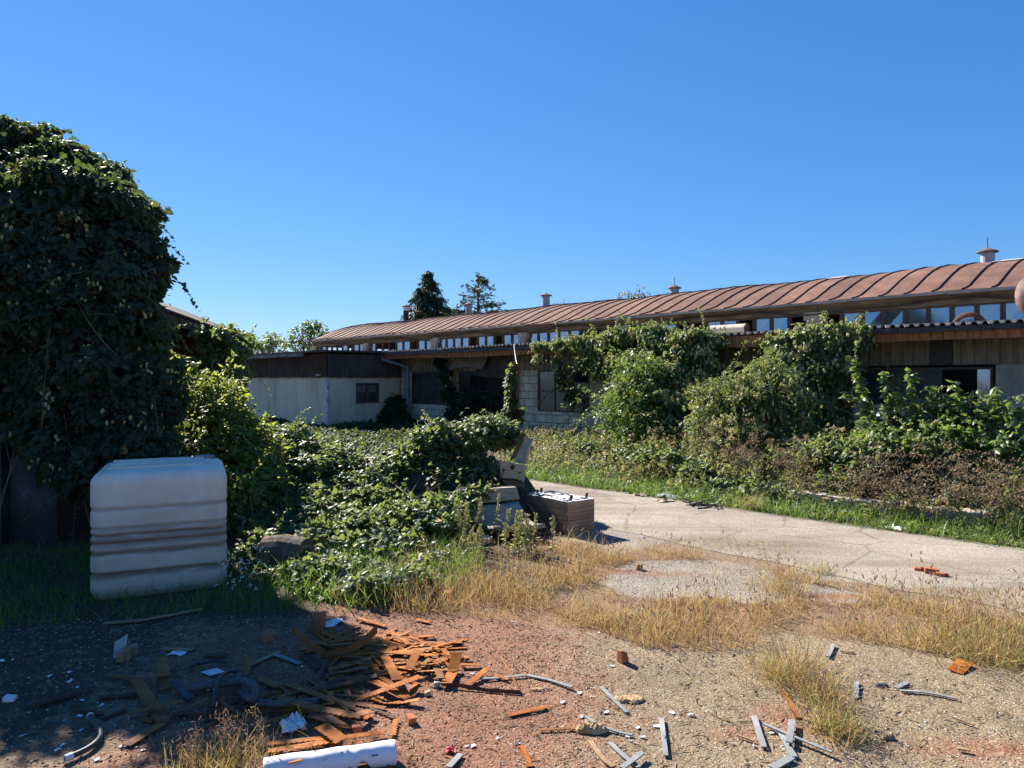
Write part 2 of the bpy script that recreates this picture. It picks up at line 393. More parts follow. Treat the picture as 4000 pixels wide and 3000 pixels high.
    so = t.ramp(t.noise(40, 6, .7), [(.3, (.035, .028, .02)), (.55, (.095, .073, .05)), (.75, (.17, .13, .09))])
    th = t.ramp(t.noise(55, 6, .75), [(.3, (.08, .05, .03)), (.5, (.22, .13, .07)), (.72, (.38, .24, .13))])
    c = t.mix(mask('pale'), agg, pc)
    c = t.mix(t.math('MULTIPLY', mask('red', 1.3), .95), c, rc)
    c = t.mix(t.math('MULTIPLY', mask('thatch'), .6), c, th)
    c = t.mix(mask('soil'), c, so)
    c = t.mix(1.0, c, t.ramp(edge2, [(.25, (.56, .53, .50)), (.7, (.90, .87, .83))]), 'MULTIPLY')
    h = t.math('ADD', t.math('MULTIPLY', dist, -1.0), t.math('MULTIPLY', dist2, -.5))
    b1 = t.bump(h, .5, .008); b2 = t.bump(t.noise(5, 6, .65), .4, .05, b1)
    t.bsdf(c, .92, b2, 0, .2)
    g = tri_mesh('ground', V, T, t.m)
    for nm, val in (('red', blur(red.reshape(sh)).ravel()), ('pale', blur(pale.reshape(sh)).ravel()), ('soil', blur(soil.reshape(sh)).ravel()), ('thatch', blur(thatch.reshape(sh)).ravel())):
        at = g.data.attributes.new(nm, 'FLOAT', 'POINT')
        at.data.foreach_set('value', val.astype(np.float32))
    tag(g, kind='structure')
make_ground()
def make_road():
    mb = MB(); rows = []
    for i in range(150):
        x = -13.4+i*.35
        e0 = 5.95+.16*wob(np.array(x), np.array(0.3), .7)+.06*wob(np.array(x), np.array(3.), 3); e1 = 8.08+.07*wob(np.array(x), np.array(1.), .9)+.04*wob(np.array(x), np.array(3.), 3)
        rows.append([hw(x, float(e0+(e1-e0)*k/8), .004) for k in range(9)])
    mb.grid(rows)
    t = NT('dusty_gravel_road')
    v2 = t.co((1, 1, 1), (0, 0, math.atan2(-UY, -UX)*-1))
    st = t.noise(1.6, 5, .65, t.co((.18, 1.6, 1), (0, 0, 0.8)))
    trk = t.noise(1.0, 6, .6, v2)
    cell = t.sep(t.vor(120, None, 'F1', 'Color'))[0]; dist = t.vor(120)
    c = t.ramp(cell, [(0, (.19, .16, .13)), (.4, (.315, .275, .23)), (.8, (.365, .325, .275)), (1, (.48, .445, .39))])
    c = t.mix(t.ramp(st, [(.36, .75), (.55, 0.0)]), c, (.22, .165, .115))
    c = t.mix(.9, c, t.ramp(trk, [(.3, (.66, .64, .62)), (.7, (1.12, 1.1, 1.08))]), 'MULTIPLY')
    crk = t.vor(.9, t.co((1, 1, 1), (0, 0, .4)), 'DISTANCE_TO_EDGE'); c = t.mix(t.ramp(t.math('ADD', crk, t.math('MULTIPLY', t.math('SUBTRACT', t.noise(7, 5), .5), .10)), [(.0, .55), (.018, 0.0)]), c, (.12, .095, .07))
    t.bsdf(c, .95, t.bump(t.math('ADD', t.math('MULTIPLY', dist, -.6), t.noise(3, 6)), .5, .02), 0, .15)
    o = mb.build('road', t.m); tag(o, kind='structure')
make_road()

# ================================================================ THE LONG HALL
Z_EAVE = 3.5
t = NT('aisle_blockwork'); x_, y_, z_ = t.sep(t.co()); cb = t.n('ShaderNodeCombineXYZ')
t.l(t.math('ADD', x_, y_), cb.inputs[0]); t.l(z_, cb.inputs[1])
bk = t.n('ShaderNodeTexBrick'); t.l(cb.outputs[0], bk.inputs['Vector'])
for k_, v_ in (('Scale', 1.0), ('Brick Width', .42), ('Row Height', .21), ('Mortar Size', .012), ('Mortar Smooth', .3), ('Bias', 0.0)): bk.inputs[k_].default_value = v_
bk.inputs['Color1'].default_value = (.86, .71, .50, 1); bk.inputs['Color2'].default_value = (.70, .57, .39, 1); bk.inputs['Mortar'].default_value = (.16, .14, .11, 1)
c_ = t.mix(t.ramp(t.noise(3.5, 6, .7), [(.42, 0.0), (.62, .75)]), bk.outputs['Color'], (.40, .33, .23))
t.bsdf(c_, .95, t.bump(t.math('ADD', t.math('MULTIPLY', bk.outputs['Fac'], -1.5), t.noise(25, 5)), .7, .015), 0, .1)
M_BLOCK = t.m
M_CONC = simple('stained_concrete', [(.25, (.2, .175, .14)), (.5, (.38, .34, .28)), (.75, (.54, .49, .40))], 3.2, .95, .5, .012, (1, 1, .6))
M_BEAM = simple('flaking_concrete_beam', [(.3, (.09, .075, .055)), (.55, (.18, .15, .115)), (.72, (.29, .24, .175)), (.8, (.46, .40, .29))], 3, .95, .6, .012, (.5, .5, 2.4))
t = NT('fibre_cement_cladding'); f_ = t.noise(4, 7, .7, t.co((3.2, 3.2, .5))); g_ = t.noise(1.4, 4)
c_ = t.mix(t.ramp(g_, [(.4, 0.0), (.7, .6)]), t.ramp(f_, [(.3, (.11, .088, .062)), (.55, (.25, .21, .155)), (.75, (.38, .325, .245))]), (.42, .29, .17))
t.bsdf(c_, .9, t.bump(f_, .3, .01), 0, .15); M_CLAD = t.m
t = NT('rust_red_sheet_roof'); f_ = t.noise(2.3, 7, .65); g_ = t.noise(22, 5, .7); k_ = t.noise(.7, 3)
c_ = t.ramp(f_, [(.3, (.14, .078, .060)), (.55, (.205, .115, .09)), (.75, (.265, .165, .13))])
c_ = t.mix(.45, c_, t.ramp(g_, [(.35, (.62, .6, .58)), (.65, (1.1, 1.05, 1))]), 'MULTIPLY')
c_ = t.mix(t.ramp(k_, [(.5, 0.0), (.7, .5)]), c_, (.12, .055, .042))
sk_ = t.noise(3.0, 6, .7, t.co((2.2, .22, .5))); c_ = t.mix(t.ramp(sk_, [(.5, 0.0), (.68, .6)]), c_, (.105, .06, .048)); sk2 = t.noise(5.0, 5, .7, t.co((1.6, .3, .6), (0, 0, .03))); c_ = t.mix(t.ramp(sk2, [(.6, 0.0), (.75, .5)]), c_, (.34, .24, .19))
px_ = t.sep(t.co())[0]; pn = t.n('ShaderNodeTexWhiteNoise', noise_dimensions='1D'); t.l(t.math('FLOOR', t.math('DIVIDE', px_, .565)), pn.inputs['W']); c_ = t.mix(1.0, c_, t.ramp(pn.outputs['Value'], [(0, (.82, .82, .82)), (1, (1.1, 1.08, 1.06))]), 'MULTIPLY')
t.bsdf(c_, .85, t.bump(g_, .2, .006), 0, .12); M_ROOF = t.m
M_SEAM = simple('dark_roof_seam', [(.3, (.035, .018, .014)), (.7, (.08, .04, .03))], 8, .8)
t = NT('terracotta_fascia'); f_ = t.noise(5, 7, .7, t.co((4, 4, .7))); 
c_ = t.ramp(f_, [(.28, (.17, .07, .045)), (.45, (.42, .19, .105)), (.65, (.58, .28, .16)), (.8, (.66, .4, .26))])
t.bsdf(c_, .7, t.bump(f_, .15, .004), 0, .25); M_FASC = t.m
M_GUT = simple('dark_gutter', [(.3, (.03, .025, .025)), (.6, (.09, .075, .07)), (.78, (.22, .2, .19))], 5, .6, .3, .005, (.6, .6, 2))
M_GUTL = simple('grey_gutter', [(.3, (.11, .105, .1)), (.6, (.26, .255, .25)), (.78, (.22, .12, .08))], 4, .6, .3, .006, (.5, .5, 2))
M_CORR = simple('pale_corrugated_sheet', [(.3, (.25, .215, .185)), (.7, (.47, .43, .38))], 6, .7, .2, .005)
M_FRAME = simple('weathered_window_frame', [(.3, (.06, .042, .034)), (.7, (.16, .12, .1))], 12, .85, .3, .004)
M_PIPE = simple('grey_blue_downpipe', [(.3, (.14, .17, .2)), (.7, (.28, .32, .36))], 9, .55, .2, .004, metal=.2)
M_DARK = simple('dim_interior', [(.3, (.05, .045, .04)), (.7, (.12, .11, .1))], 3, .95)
def glass(name, base, refl, gl=.3):
    t = NT(name); f = t.noise(3.5, 5, .65); b = t.bsdf(t.ramp(f, [(.35, base), (.75, tuple(min(1, c*2.2+.02) for c in base))]), .5, None, 0, .5)
    g = t.n('ShaderNodeBsdfGlossy'); g.inputs['Color'].default_value = (*refl, 1); g.inputs['Roughness'].default_value = .07
    w = t.noise(1.1, 2); t.l(t.bump(w, .12, .03), g.inputs['Normal'])
    m = t.n('ShaderNodeMixShader'); m.inputs[0].default_value = gl; t.l(b.outputs[0], m.inputs[1]); t.l(g.outputs[0], m.inputs[2]); t.l(m.outputs[0], t.out.inputs[0]); return t.m
M_GLASS = glass('dusty_sky_glass', (.02, .028, .04), (.62, .74, .92), .42)
M_GLASSD = glass('grimy_dark_glass', (.018, .021, .023), (.7, .75, .8), .09)
XL, XR = -33.7, 9.0
HALL = thing('factory_hall', 'long derelict factory hall with rust red barrel roof and overgrown canopy', 'building', hw(-10, 14, 0), math.atan2(-UY, -UX))
def hb(mb, name, mat, parent=None, **k): return mb.build(name, mat, parent or HALL, HF, **k)
# barrel roof with standing seams
prof = [(17.72, 3.50), (17.95, 3.535), (18.3, 3.62), (18.7, 3.79), (19.2, 4.01), (19.8, 4.22), (20.5, 4.40), (21.2, 4.53), (22.0, 4.62), (22.9, 4.66)]
prof = prof+[(45.8-y, z) for y, z in prof[::-1][1:]]
mb = MB(); n_ = 84; rows = []
for i in range(n_+1):
    x = XL+(XR-XL)*i/n_
    rows.append([(x, y, z+.018*math.sin(x*.9)+.012*math.sin(x*2.3+y)) for y, z in prof])
mb.grid(rows); ROOF = hb(mb, 'main_roof', M_ROOF, smooth=True, solid=.04)
mb = MB(); x = XL+.02
while x < XR:
    dx = random.uniform(-.02, .02)
    mb.tube([(x+dx+.012*math.sin(3*y), y, z+.03+.018*math.sin(x*.9)+.012*math.sin(x*2.3+y)) for y, z in prof[:12]], .022, 6)
    x += .565
hb(mb, 'seam', M_SEAM, ROOF)
mb = MB()                                   # two bleached patches near the ridge
for sx, y0, w in ((-s_of(3275, 20.9), 20.6, .5), (-s_of(3935, 21.0), 20.75, .62)):
    z0 = np.interp(y0, [p[0] for p in prof[:10]], [p[1] for p in prof[:10]]); z1 = np.interp(y0+.55, [p[0] for p in prof[:10]], [p[1] for p in prof[:10]])
    mb.hexa([(sx-w/2, y0, z0+.025), (sx+w/2, y0, z0+.025), (sx+w/2+.03, y0+.5, z1+.025), (sx-w/2+.05, y0+.5, z1+.025), (sx-w/2, y0, z0+.045), (sx+w/2, y0, z0+.045), (sx+w/2+.03, y0+.5, z1+.045), (sx-w/2+.05, y0+.5, z1+.045)])
hb(mb, 'roof_patch', M_CORR, ROOF)
# eave gutter under the barrel roof
mb = MB(); x = XL
while x < XR:
    l = random.uniform(1.2, 2.1); dz = random.uniform(-.015, .012)
    if random.random() < .1:
        if mb.v: hb(mb, 'upper_gutter', M_GUTL); mb = MB()
    else: mb.box(x, min(x+l-.02, XR), 17.64, 17.71, 3.455+dz, 3.515+dz)
    x += l
hb(mb, 'upper_gutter', M_GUTL)
# clerestory: beam, columns, windows
mb = MB().box(XL, XR, 18.2, 18.42, 3.26, 3.52).box(XL, XR, 17.8, 18.198, 3.488, 3.515).box(XL, XR, 18.22, 18.42, 2.4, 2.74)
mb.box(XL, XR, 18.16, 18.199, 3.36, 3.38)
hb(mb, 'clerestory_beam', M_BEAM)
cols = [33.55, 28.6, 23.4, 18.2, 12.95, 7.7, 2.5, -2.7]
for s_ in cols:
    hb(MB().box(-s_-.17, -s_+.17, 18.12, 18.425, 2.4, 3.30).box(-s_-.24, -s_+.24, 18.14, 18.43, 3.10, 3.298), 'clerestory_column', M_CONC)
plan = ['ogxxogxgo', 'gxoxogxgg', 'ggggxggxggg'[:10], 'gggggxxxgg', 'ggxxggxggx', 'xggggggggg', 'gggggggggg']
wcols = {}
for bi in range(7):
    xa, xb = -cols[bi]+.19, -cols[bi+1]-.19; p_ = plan[bi]; w = (xb-xa)/len(p_)
    for k, ch in enumerate(p_):
        a, b = xa+k*w, xa+(k+1)*w
        fr = MB().box(a+.004, a+.05, 18.26, 18.33, 2.74, 3.258).box(b-.05, b-.004, 18.26, 18.33, 2.74, 3.258).box(a+.05, b-.05, 18.265, 18.325, 3.22, 3.258).box(a+.05, b-.05, 18.265, 18.325, 2.74, 2.78)
        fo = hb(fr, 'clerestory_window', M_FRAME)
        if ch == 'g' or (ch == 'o' and random.random() < .3):
            tl = random.uniform(-.006, .006)
            hb(MB().hexa([(a+.05, 18.29+tl, 2.78), (b-.05, 18.29-tl, 2.78), (b-.05, 18.296-tl, 2.78), (a+.05, 18.296+tl, 2.78), (a+.05, 18.29-tl, 3.22), (b-.05, 18.29+tl, 3.22), (b-.05, 18.296+tl, 3.22), (a+.05, 18.296-tl, 3.22)]), 'pane', M_GLASS, fo)
# far side, gable end, floor
mb = MB().box(XL, XR, 27.5, 27.7, 0, 2.6).box(XL, XR, 27.5, 27.7, 3.25, 3.52)
for s_ in cols: mb.box(-s_-.2, -s_+.2, 27.45, 27.75, 2.6, 3.25)
hb(mb, 'rear_wall', M_CONC)
gp = [(XL+.1, y, z-.03) for y, z in prof if 18.2 < y < 27.6]
mb = MB().prism([(XL+.1, 18.3, 3.25)]+gp+[(XL+.1, 27.5, 3.25)], (.2, 0, 0)).box(XL+.1, XL+.3, 14.2, 27.5, 0, 2.55)
for y in (20.5, 22.9, 25.2): mb.box(XL+.12, XL+.28, y-.06, y+.06, 2.55, 3.25)
hb(mb, 'gable_wall', M_CONC)
hb(MB().box(XL+.3, XR, 14.25, 27.4, .005, .02).box(XR-.2, XR, 14.25, 27.4, .02, 3.5), 'interior_floor', M_DARK)
# lean-to canopy
mb = MB(); x = XL; rows = [[], []]; pitch = .15
while x < XR:
    jit = random.uniform(-.008, .008)
    for dx, dz in ((0, 0), (.05, 0), (.075, .045), (.125, .045)):
        rows[0].append((x+dx, 13.10+.02*math.sin(x*5.1)+jit, 2.475+dz+.012*math.sin(x*.8))); rows[1].append((x+dx, 18.2, 2.72+dz))
    x += pitch
mb.grid(rows); hb(mb, 'canopy_roof', M_CORR, solid=.012)
mb = MB(); x = XL
while x < XR:
    l = random.uniform(1.6, 2.4); dz = random.uniform(-.012, .012)
    if -9.6 < x < -7.0:
        if mb.v: hb(mb, 'canopy_gutter', M_GUT); mb = MB()
    else: mb.box(x, min(XR, x+l-.015), 13.06, 13.18, 2.37+dz, 2.45+dz)
    x += l
hb(mb, 'canopy_gutter', M_GUT)
mb = MB(); x = XL; rows = [[], []]
while x < XR:
    for dx, dy in ((0, 0), (.13, 0), (.14, .025), (.165, .025), (.175, 0)):
        rows[0].append((x+dx, 13.30+dy, 2.24+.01*math.sin(x*1.3))); rows[1].append((x+dx, 13.22+dy, 2.465))
    x += .18
mb.grid(rows); hb(mb, 'fascia', M_FASC, solid=.01)
hb(MB().box(XL, XR, 13.34, 14.0, 2.30, 2.33), 'light_stop_soffit', M_DARK)  # unseen sheet added behind the fascia to stop light leaking in
mb = MB(); x = -19.7
while x < XR:
    if -16.0 < x < -14.35 or -4.05 < x < -3.65:
        if mb.v: hb(mb, 'cladding', M_CLAD); mb = MB()
    else:
        mb.prism([(x, 14.0, 1.845), (x+.135, 14.0, 1.845), (x+.145, 13.965, 1.845), (x+.175, 13.965, 1.845), (x+.185, 14.0, 1.845), (x+.185, 14.03, 1.845), (x, 14.03, 1.845)], (0, 0, .455))
    x += .186
hb(mb, 'cladding', M_CLAD)
# aisle walls with their window openings
mb = MB()
def wallseg(xa, xb, za, zb): mb.box(xa, xb, 14.035, 14.25, za, zb)
W1 = (-19.3, -17.5, .77, 1.81); W2 = (-13.5, -11.65, .72, 1.83); W3 = (-5.3, -2.95, 1.12, 1.80); W4 = (-9.9, -6.2, .9, 1.8)
wallseg(-33.6, -19.3, 0, 2.45); wallseg(-17.5, -17.1, 0, 1.845); wallseg(-19.3, -17.5, 0, .77)
wallseg(-14.2, -13.5, 0, 1.845); wallseg(-13.5, -11.65, 0, .72); wallseg(-11.65, -9.9, 0, 1.845); wallseg(-9.9, -6.2, 0, .9); wallseg(-6.2, -5.3, 0, 1.845)
wallseg(-5.3, -2.95, 0, 1.12); wallseg(-2.95, 9, 0, 1.12)
hb(mb, 'block_wall', M_BLOCK)
hb(MB().box(-2.9, 9, 14.0, 14.2, 1.124, 1.84), 'concrete_panel', M_CONC)
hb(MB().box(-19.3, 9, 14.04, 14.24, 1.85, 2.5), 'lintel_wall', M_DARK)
M_YEL = simple('ochre_painted_post', [(.3, (.22, .14, .05)), (.6, (.42, .31, .14)), (.8, (.2, .1, .05))], 8, .8, .3, .004, (1, 1, .4))
hb(MB().box(-14.32, -14.2, 13.93, 14.03, 0, 2.3).box(-17.1, -16.98, 13.95, 14.03, 0, 2.28).box(-11.0, -10.86, 13.95, 14.03, 0, 1.84), 'gate_post', M_YEL)
hb(MB().box(-19.62, -19.38, 13.96, 14.034, 0, 1.84), 'pier', M_CONC)
def window(W, nx, nz, skip=(), name='window'):
    xa, xb, za, zb = W; f = MB()
    f.box(xa, xb, 14.06, 14.12, za, za+.04).box(xa, xb, 14.06, 14.12, zb-.04, zb).box(xa, xa+.04, 14.06, 14.12, za+.04, zb-.04).box(xb-.04, xb, 14.06, 14.12, za+.04, zb-.04)
    for i in range(1, nx): c = xa+(xb-xa)*i/nx; f.box(c-.02, c+.02, 14.07, 14.115, za+.04, zb-.04)
    zs = [za+(zb-za)*j/nz for j in range(1, nz)]
    for z in zs: f.box(xa+.04, xb-.04, 14.073, 14.113, z-.014, z+.014)
    w = hb(f, name, M_FRAME)
    for i in range(nx):
        for j in range(nz):
            if (i, j) in skip: continue
            a, b = xa+(xb-xa)*i/nx+.018, xa+(xb-xa)*(i+1)/nx-.018; c, e = za+(zb-za)*j/nz+.012, za+(zb-za)*(j+1)/nz-.012
            tl = random.uniform(-.008, .008)
            hb(MB().hexa([(a, 14.088, c), (b, 14.088+tl, c), (b, 14.094+tl, c), (a, 14.094, c), (a, 14.088, e), (b, 14.088+tl, e), (b, 14.094+tl, e), (a, 14.094, e)]), 'pane', M_GLASSD, w)
window(W1, 3, 2); window(W2, 3, 2, ((2, 1),)); window(W3, 3, 1, ((2, 0),)); window(W4, 5, 2, ((1, 1), (4, 0)))
hb(MB().box(-3.18, -2.98, 14.085, 14.095, 1.16, 1.78), 'pale_pane', M_GLASS)
hb(MB().box(-12.2, -11.72, 14.07, 14.085, 1.28, 1.5).box(-12.13, -11.8, 14.086, 14.13, .8, 1.2), 'propped_board', M_CONC)
# the gate opening: sagging cladding sheet, mesh gate, dark cloth
mb = MB(); rows = [[], []]
for i in range(46):
    x = -17.0+i*1.55/45; zt = 2.28; rows[0].append((x+.1, 13.9+(.02 if i % 4 < 2 else 0), zt)); rows[1].append((x, 13.72+(.03 if i % 4 < 2 else 0), 1.86+.09*math.sin((x+17)*1.9)))
mb.grid(rows); hb(mb, 'sagging_sheet', M_CLAD, solid=.012)
t = NT('dark_gate_cloth'); v = t.co((1, 1, 1)); f_ = t.noise(2.2, 5, .6, t.co((1, 1, .5)))
t.bsdf(t.ramp(f_, [(.3, (.018, .016, .015)), (.7, (.055, .05, .048))]), .9, t.bump(f_, .4, .05), 0, .2); M_CLOTH = t.m
mb = MB(); rows = []
for i in range(15):
    x = -16.95+2.6*i/14; rows.append([(x, 14.55+.06*math.sin(i*1.7+k), .02+1.72*k/8-(.12*math.sin(math.pi*i/14) if k == 8 else 0)) for k in range(9)])
mb.grid(rows); GATE = hb(mb, 'gate', M_CLOTH, solid=.01)
mb = MB()
for i in range(18): x = -16.9+i*.15; mb.box(x-.006, x+.006, 14.42, 14.432, 0, 1.2)
for k in range(8): mb.box(-16.96, -14.33, 14.433, 14.443, .1+k*.15, .112+k*.15)
mb.box(-16.98, -14.32, 14.41, 14.45, 1.2, 1.24)
hb(mb, 'gate_mesh', M_RUSTD, GATE)
# downpipe at the corner, hanging cable along the beam
mb = MB().tube([(-19.75, 13.2, 2.42), (-19.75, 13.2, 2.25), (-19.2, 13.82, 1.98), (-19.2, 13.82, .55)], .065, 10)
hb(mb, 'downpipe', M_PIPE)
mb = MB(); pts = []
x = XL+1
while x < XR: pts.append((x, 18.10, 3.34+.05*math.sin(x*1.1)+.035*math.sin(x*2.7+1)-.04*abs(math.sin(x*.6)))); x += .22
mb.tube(pts, .017, 5); hb(mb, 'cable', M_RUBBER)
# roof ventilators
M_VENT = simple('galvanised_vent', [(.3, (.22, .23, .24)), (.62, (.38, .39, .4)), (.74, (.2, .09, .06))], 5, .5, .1, .004, (1, 1, .4), metal=.3)
M_CAPR = simple('rusty_vent_cap', [(.3, (.08, .045, .035)), (.7, (.2, .13, .10))], 8, .8)
for px, yt, yb, r, cap, pin, mt in ((1586, 1199, 1258, .15, .24, 0, M_SEAM), (1831, 1192, 1238, .15, .22, 0, M_VENT), (2133, 1157, 1208, .165, .27, 0, M_VENT), (2635, 1128, 1158, .165, .25, 1, M_VENT), (3858, 988, 1036, .165, .26, 1, M_VENT)):
    c = D(px, yb, 22.6); ztop = D(px, yt, 22.6)[2]+.13; base = 4.55
    v_ = MB().lathe((c[0], c[1], base), [(r*1.08, 0), (r*1.02, .12), (r, .14), (r, ztop-base-.1), (r*1.06, ztop-base-.09)], 20).build('ventilator', mt, HALL, smooth=False)
    k = MB().lathe((c[0], c[1], ztop-.14), [(.02, .02), (cap, .02), (cap, .045), (.05, .14), (.02, .16)], 20)
    k.build('vent_cap', M_CAPR, v_)
    if mt is M_SEAM: MB().lathe((c[0], c[1], ztop-.34), [(r*1.03, 0), (r*1.03, .2)], 20).build('vent_collar', M_PAPER, v_)
    if pin: MB().tube([(c[0], c[1], ztop), (c[0], c[1], ztop+.3)], .012, 5).build('vent_spike', M_RUSTD, v_)

# ================================================================ THE PLASTERED ANNEX
AN = thing('plastered_annex', 'low grey plastered annex with dark brown boarding at the left end of the hall', 'shed', hw(-23, 12.6, 0), math.atan2(-UY, -UX))
xa, xb, ya, yb = -25.96, -19.83, 11.24, 13.95
t = NT('stained_plaster'); f_ = t.noise(1.1, 7, .62, t.co((1.5, 1.5, .3))); g_ = t.noise(9, 6, .7); k_ = t.noise(.8, 4, .6, t.co((1.0, 1.0, 1.0)))
zz = t.sep(t.co())[2]
c_ = t.ramp(f_, [(.3, (.46, .36, .25)), (.46, (.66, .53, .375)), (.6, (.77, .63, .45)), (.72, (.87, .74, .56))])
c_ = t.mix(.3, c_, t.ramp(g_, [(.3, (.6, .6, .58)), (.7, (1.08, 1.06, 1.02))]), 'MULTIPLY')
c_ = t.mix(t.ramp(t.math('ADD', zz, t.math('MULTIPLY', g_, .35)), [(.15, .75), (.42, 0.0)]), c_, (.13, .12, .1))
t.bsdf(c_, .95, t.bump(g_, .25, .008), 0, .1); M_PLAS = t.m
WX = (12.28, 13.08, .87, 1.42)              # the annex window, on the wall facing right
mb = MB().box(xa, xb-.16, ya, ya+.16, 0, 1.66).box(xb-.15, xb, ya, WX[0], 0, 1.655).box(xb-.15, xb, WX[1], yb, 0, 1.655).box(xb-.15, xb, WX[0], WX[1], 0, WX[2]).box(xb-.15, xb, WX[0], WX[1], WX[3], 1.655).box(xa, xa+.16, ya+.16, yb, 0, 1.65)
AW = mb.build('plaster_wall', M_PLAS, AN, HF)
mb = MB(); zc = 0
rows = []                                   # crumbled strip on the corner
for k in range(26):
    z = k*1.64/25; w = .05+.05*abs(math.sin(k*2.1))+.03*random.random(); rows.append([(xb-w, ya-.006, z), (xb+.006, ya-.008, z), (xb+.008, ya+w*.8, z)])
mb.grid(rows); mb.build('crumbled_corner', simple('peeling_corner', [(.35, (.09, .06, .04)), (.45, (.5, .47, .42)), (.7, (.62, .6, .55))], 9, .95, .8, .02), AN, HF)
M_BOARD = wood('dark_brown_boarding', (.04, .022, .014), (.125, .072, .046), 5, (6, 6, .35), .3)
mb = MB(); x = xa
while x < xb-.02:
    w = .105; mb.box(x, min(x+w-.006, xb), ya-.05+random.uniform(-.006, .006), ya-.02, 1.64+random.uniform(-.01, .01), 2.4); x += w
mb.build('front_boarding', M_BOARD, AN, HF)
M_BOARD2 = wood('faded_brown_boarding', (.042, .028, .025), (.15, .115, .10), 4, (6, 6, .35), .3)
mb = MB(); y = ya-.015
while y < yb:
    w = .12; mb.box(xb+.02, xb+.05+random.uniform(-.006, .006), y, min(y+w-.006, yb), 1.635+random.uniform(-.01, .01), 2.38); y += w
mb.build('side_boarding', M_BOARD2, AN, HF)
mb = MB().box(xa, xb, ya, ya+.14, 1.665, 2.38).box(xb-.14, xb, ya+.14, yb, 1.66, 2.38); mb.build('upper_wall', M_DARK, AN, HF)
mb = MB().hexa([(xa-.25, ya-.28, 2.40), (xb+.22, ya-.28, 2.43), (xb+.22, yb, 2.46), (xa-.25, yb, 2.43), (xa-.25, ya-.28, 2.46), (xb+.22, ya-.28, 2.49), (xb+.22, yb, 2.52), (xa-.25, yb, 2.49)])
RF = mb.build('flat_roof', simple('tarred_roof_edge', [(.35, (.035, .028, .024)), (.7, (.12, .1, .085))], 7, .9, .5, .01), AN, HF)
mb = MB(); x = xa-.25
while x < xb-1.2:
    l = random.uniform(.5, 1.1); mb.box(x, x+l-.03, ya-.32, ya-.285, 2.32+random.uniform(-.02, .02), 2.40+random.uniform(-.01, .02)); x += l
mb.build('eave_board', simple('bleached_eave_board', [(.35, (.09, .07, .06)), (.6, (.3, .27, .24)), (.75, (.42, .39, .36))], 5, .9, .3, .005, (1, 1, 3)), RF, HF)
mb = MB()
for i in range(90):
    x, y = random.uniform(xa-.2, xb-.4), random.uniform(ya-.3, ya+.1); l = random.uniform(.05, .25)
    mb.bar((x, y, 2.475), (x+random.uniform(-l, l), y+random.uniform(-.05, .05), 2.49+random.uniform(.005, .05)), random.uniform(.015, .05), .012)
mb.build('roof_rubble', M_BARK, RF, HF)
f = MB(); y0, y1, z0, z1 = WX; fx0, fx1 = xb-.03, xb+.03
f.box(fx0, fx1, y0-.04, y1+.04, z0-.05, z0).box(fx0, fx1, y0-.03, y1+.03, z1, z1+.05).box(fx0, fx1-.002, y0-.03, y0+.03, z0, z1).box(fx0, fx1-.002, y1-.03, y1+.03, z0, z1).box(fx0, fx1-.004, (y0+y1)/2-.025, (y0+y1)/2+.025, z0, z1)
wf = f.build('window', M_FRAME, AN, HF)
for a, b in ((y0+.03, (y0+y1)/2-.025), ((y0+y1)/2+.025, y1-.03)):
    MB().box(xb-.045, xb-.035, a, b, z0, z1).build('pane', M_GLASSD, wf, HF)
    MB().box(xb-.033, xb-.030, a+.04, b-.03, (z0+z1)/2+.02, z1-.03).build('curtain', simple('grey_curtain', [(.3, (.13, .12, .11)), (.7, (.2, .19, .18))], 30, .9, .2, .004, (1, 4, 1)), wf, HF)
MB().box(xb-.62, xb-.32, ya-.075, ya-.052, 1.70, 1.75).build('lamp_housing', M_STEELG, AN, HF)

# things lying on the lean-to canopy
def drum(name, label, px0, px1, py0, py1, d, mat, capmat, L, cat='drum'):
    c = D((px0+px1)/2, py1, d); r = (py1-py0)/F*depth_d((px0+px1)/2, d)/2
    T_ = thing(name, label, cat, (c[0], c[1], c[2]), math.atan2(-UY, -UX))
    prof = [(r*.98, 0), (r, .02), (r*.985, L*.33), (r*1.02, L*.335), (r*.985, L*.345), (r*.985, L*.66), (r*1.02, L*.665), (r*.985, L*.675), (r, L-.02), (r*.98, L)]
    m = MB().lathe((0, 0, 0), prof, 28)
    m.v = [(z-L/2, x, y) for x, y, z in m.v]
    M_ = MT[T_.name] @ Matrix.Translation((0, 0, r))
    m.build('shell', mat, T_, M_, smooth=False)
    e = MB().lathe((0, 0, L/2), [(r*1.03, 0), (r*1.03, .03), (r*.9, .035), (r*.88, .015), (.02, .018)], 28); e.v = [(z, x, y) for x, y, z in e.v]
    e.build('end_cap', capmat, T_, M_)
    return T_
drum('steel_drum', 'pale cream steel drum with a rusty end lying on the canopy between two vines', 2800, 2890, 1268, 1308, 15.0, simple('cream_drum', [(.3, (.5, .42, .28)), (.7, (.66, .6, .47))], 5, .5), M_RUSTD, .9)
c = D(3785, 1262, 14.6)
W_ = thing('steel_ring', 'rusty steel ring standing half hidden behind the canopy edge below the vent pipe', 'ring', hw(-s_of(3785, 14.6), 14.6, 2.50), math.atan2(-UY, -UX))
m = MB(); m.tube([(.24*math.cos(a), 0, .0+.24*math.sin(a)) for a in np.linspace(-.3, math.pi+.3, 30)], .045, 8); m.build('rim', M_RUSTD, W_, MT[W_.name])
m = MB(); m.tube([(.17*math.cos(a), .02, -.03+.17*math.sin(a)) for a in np.linspace(-.3, math.pi+.3, 30)], .02, 6); m.build('inner_hoop', M_STEELG, W_, MT[W_.name])
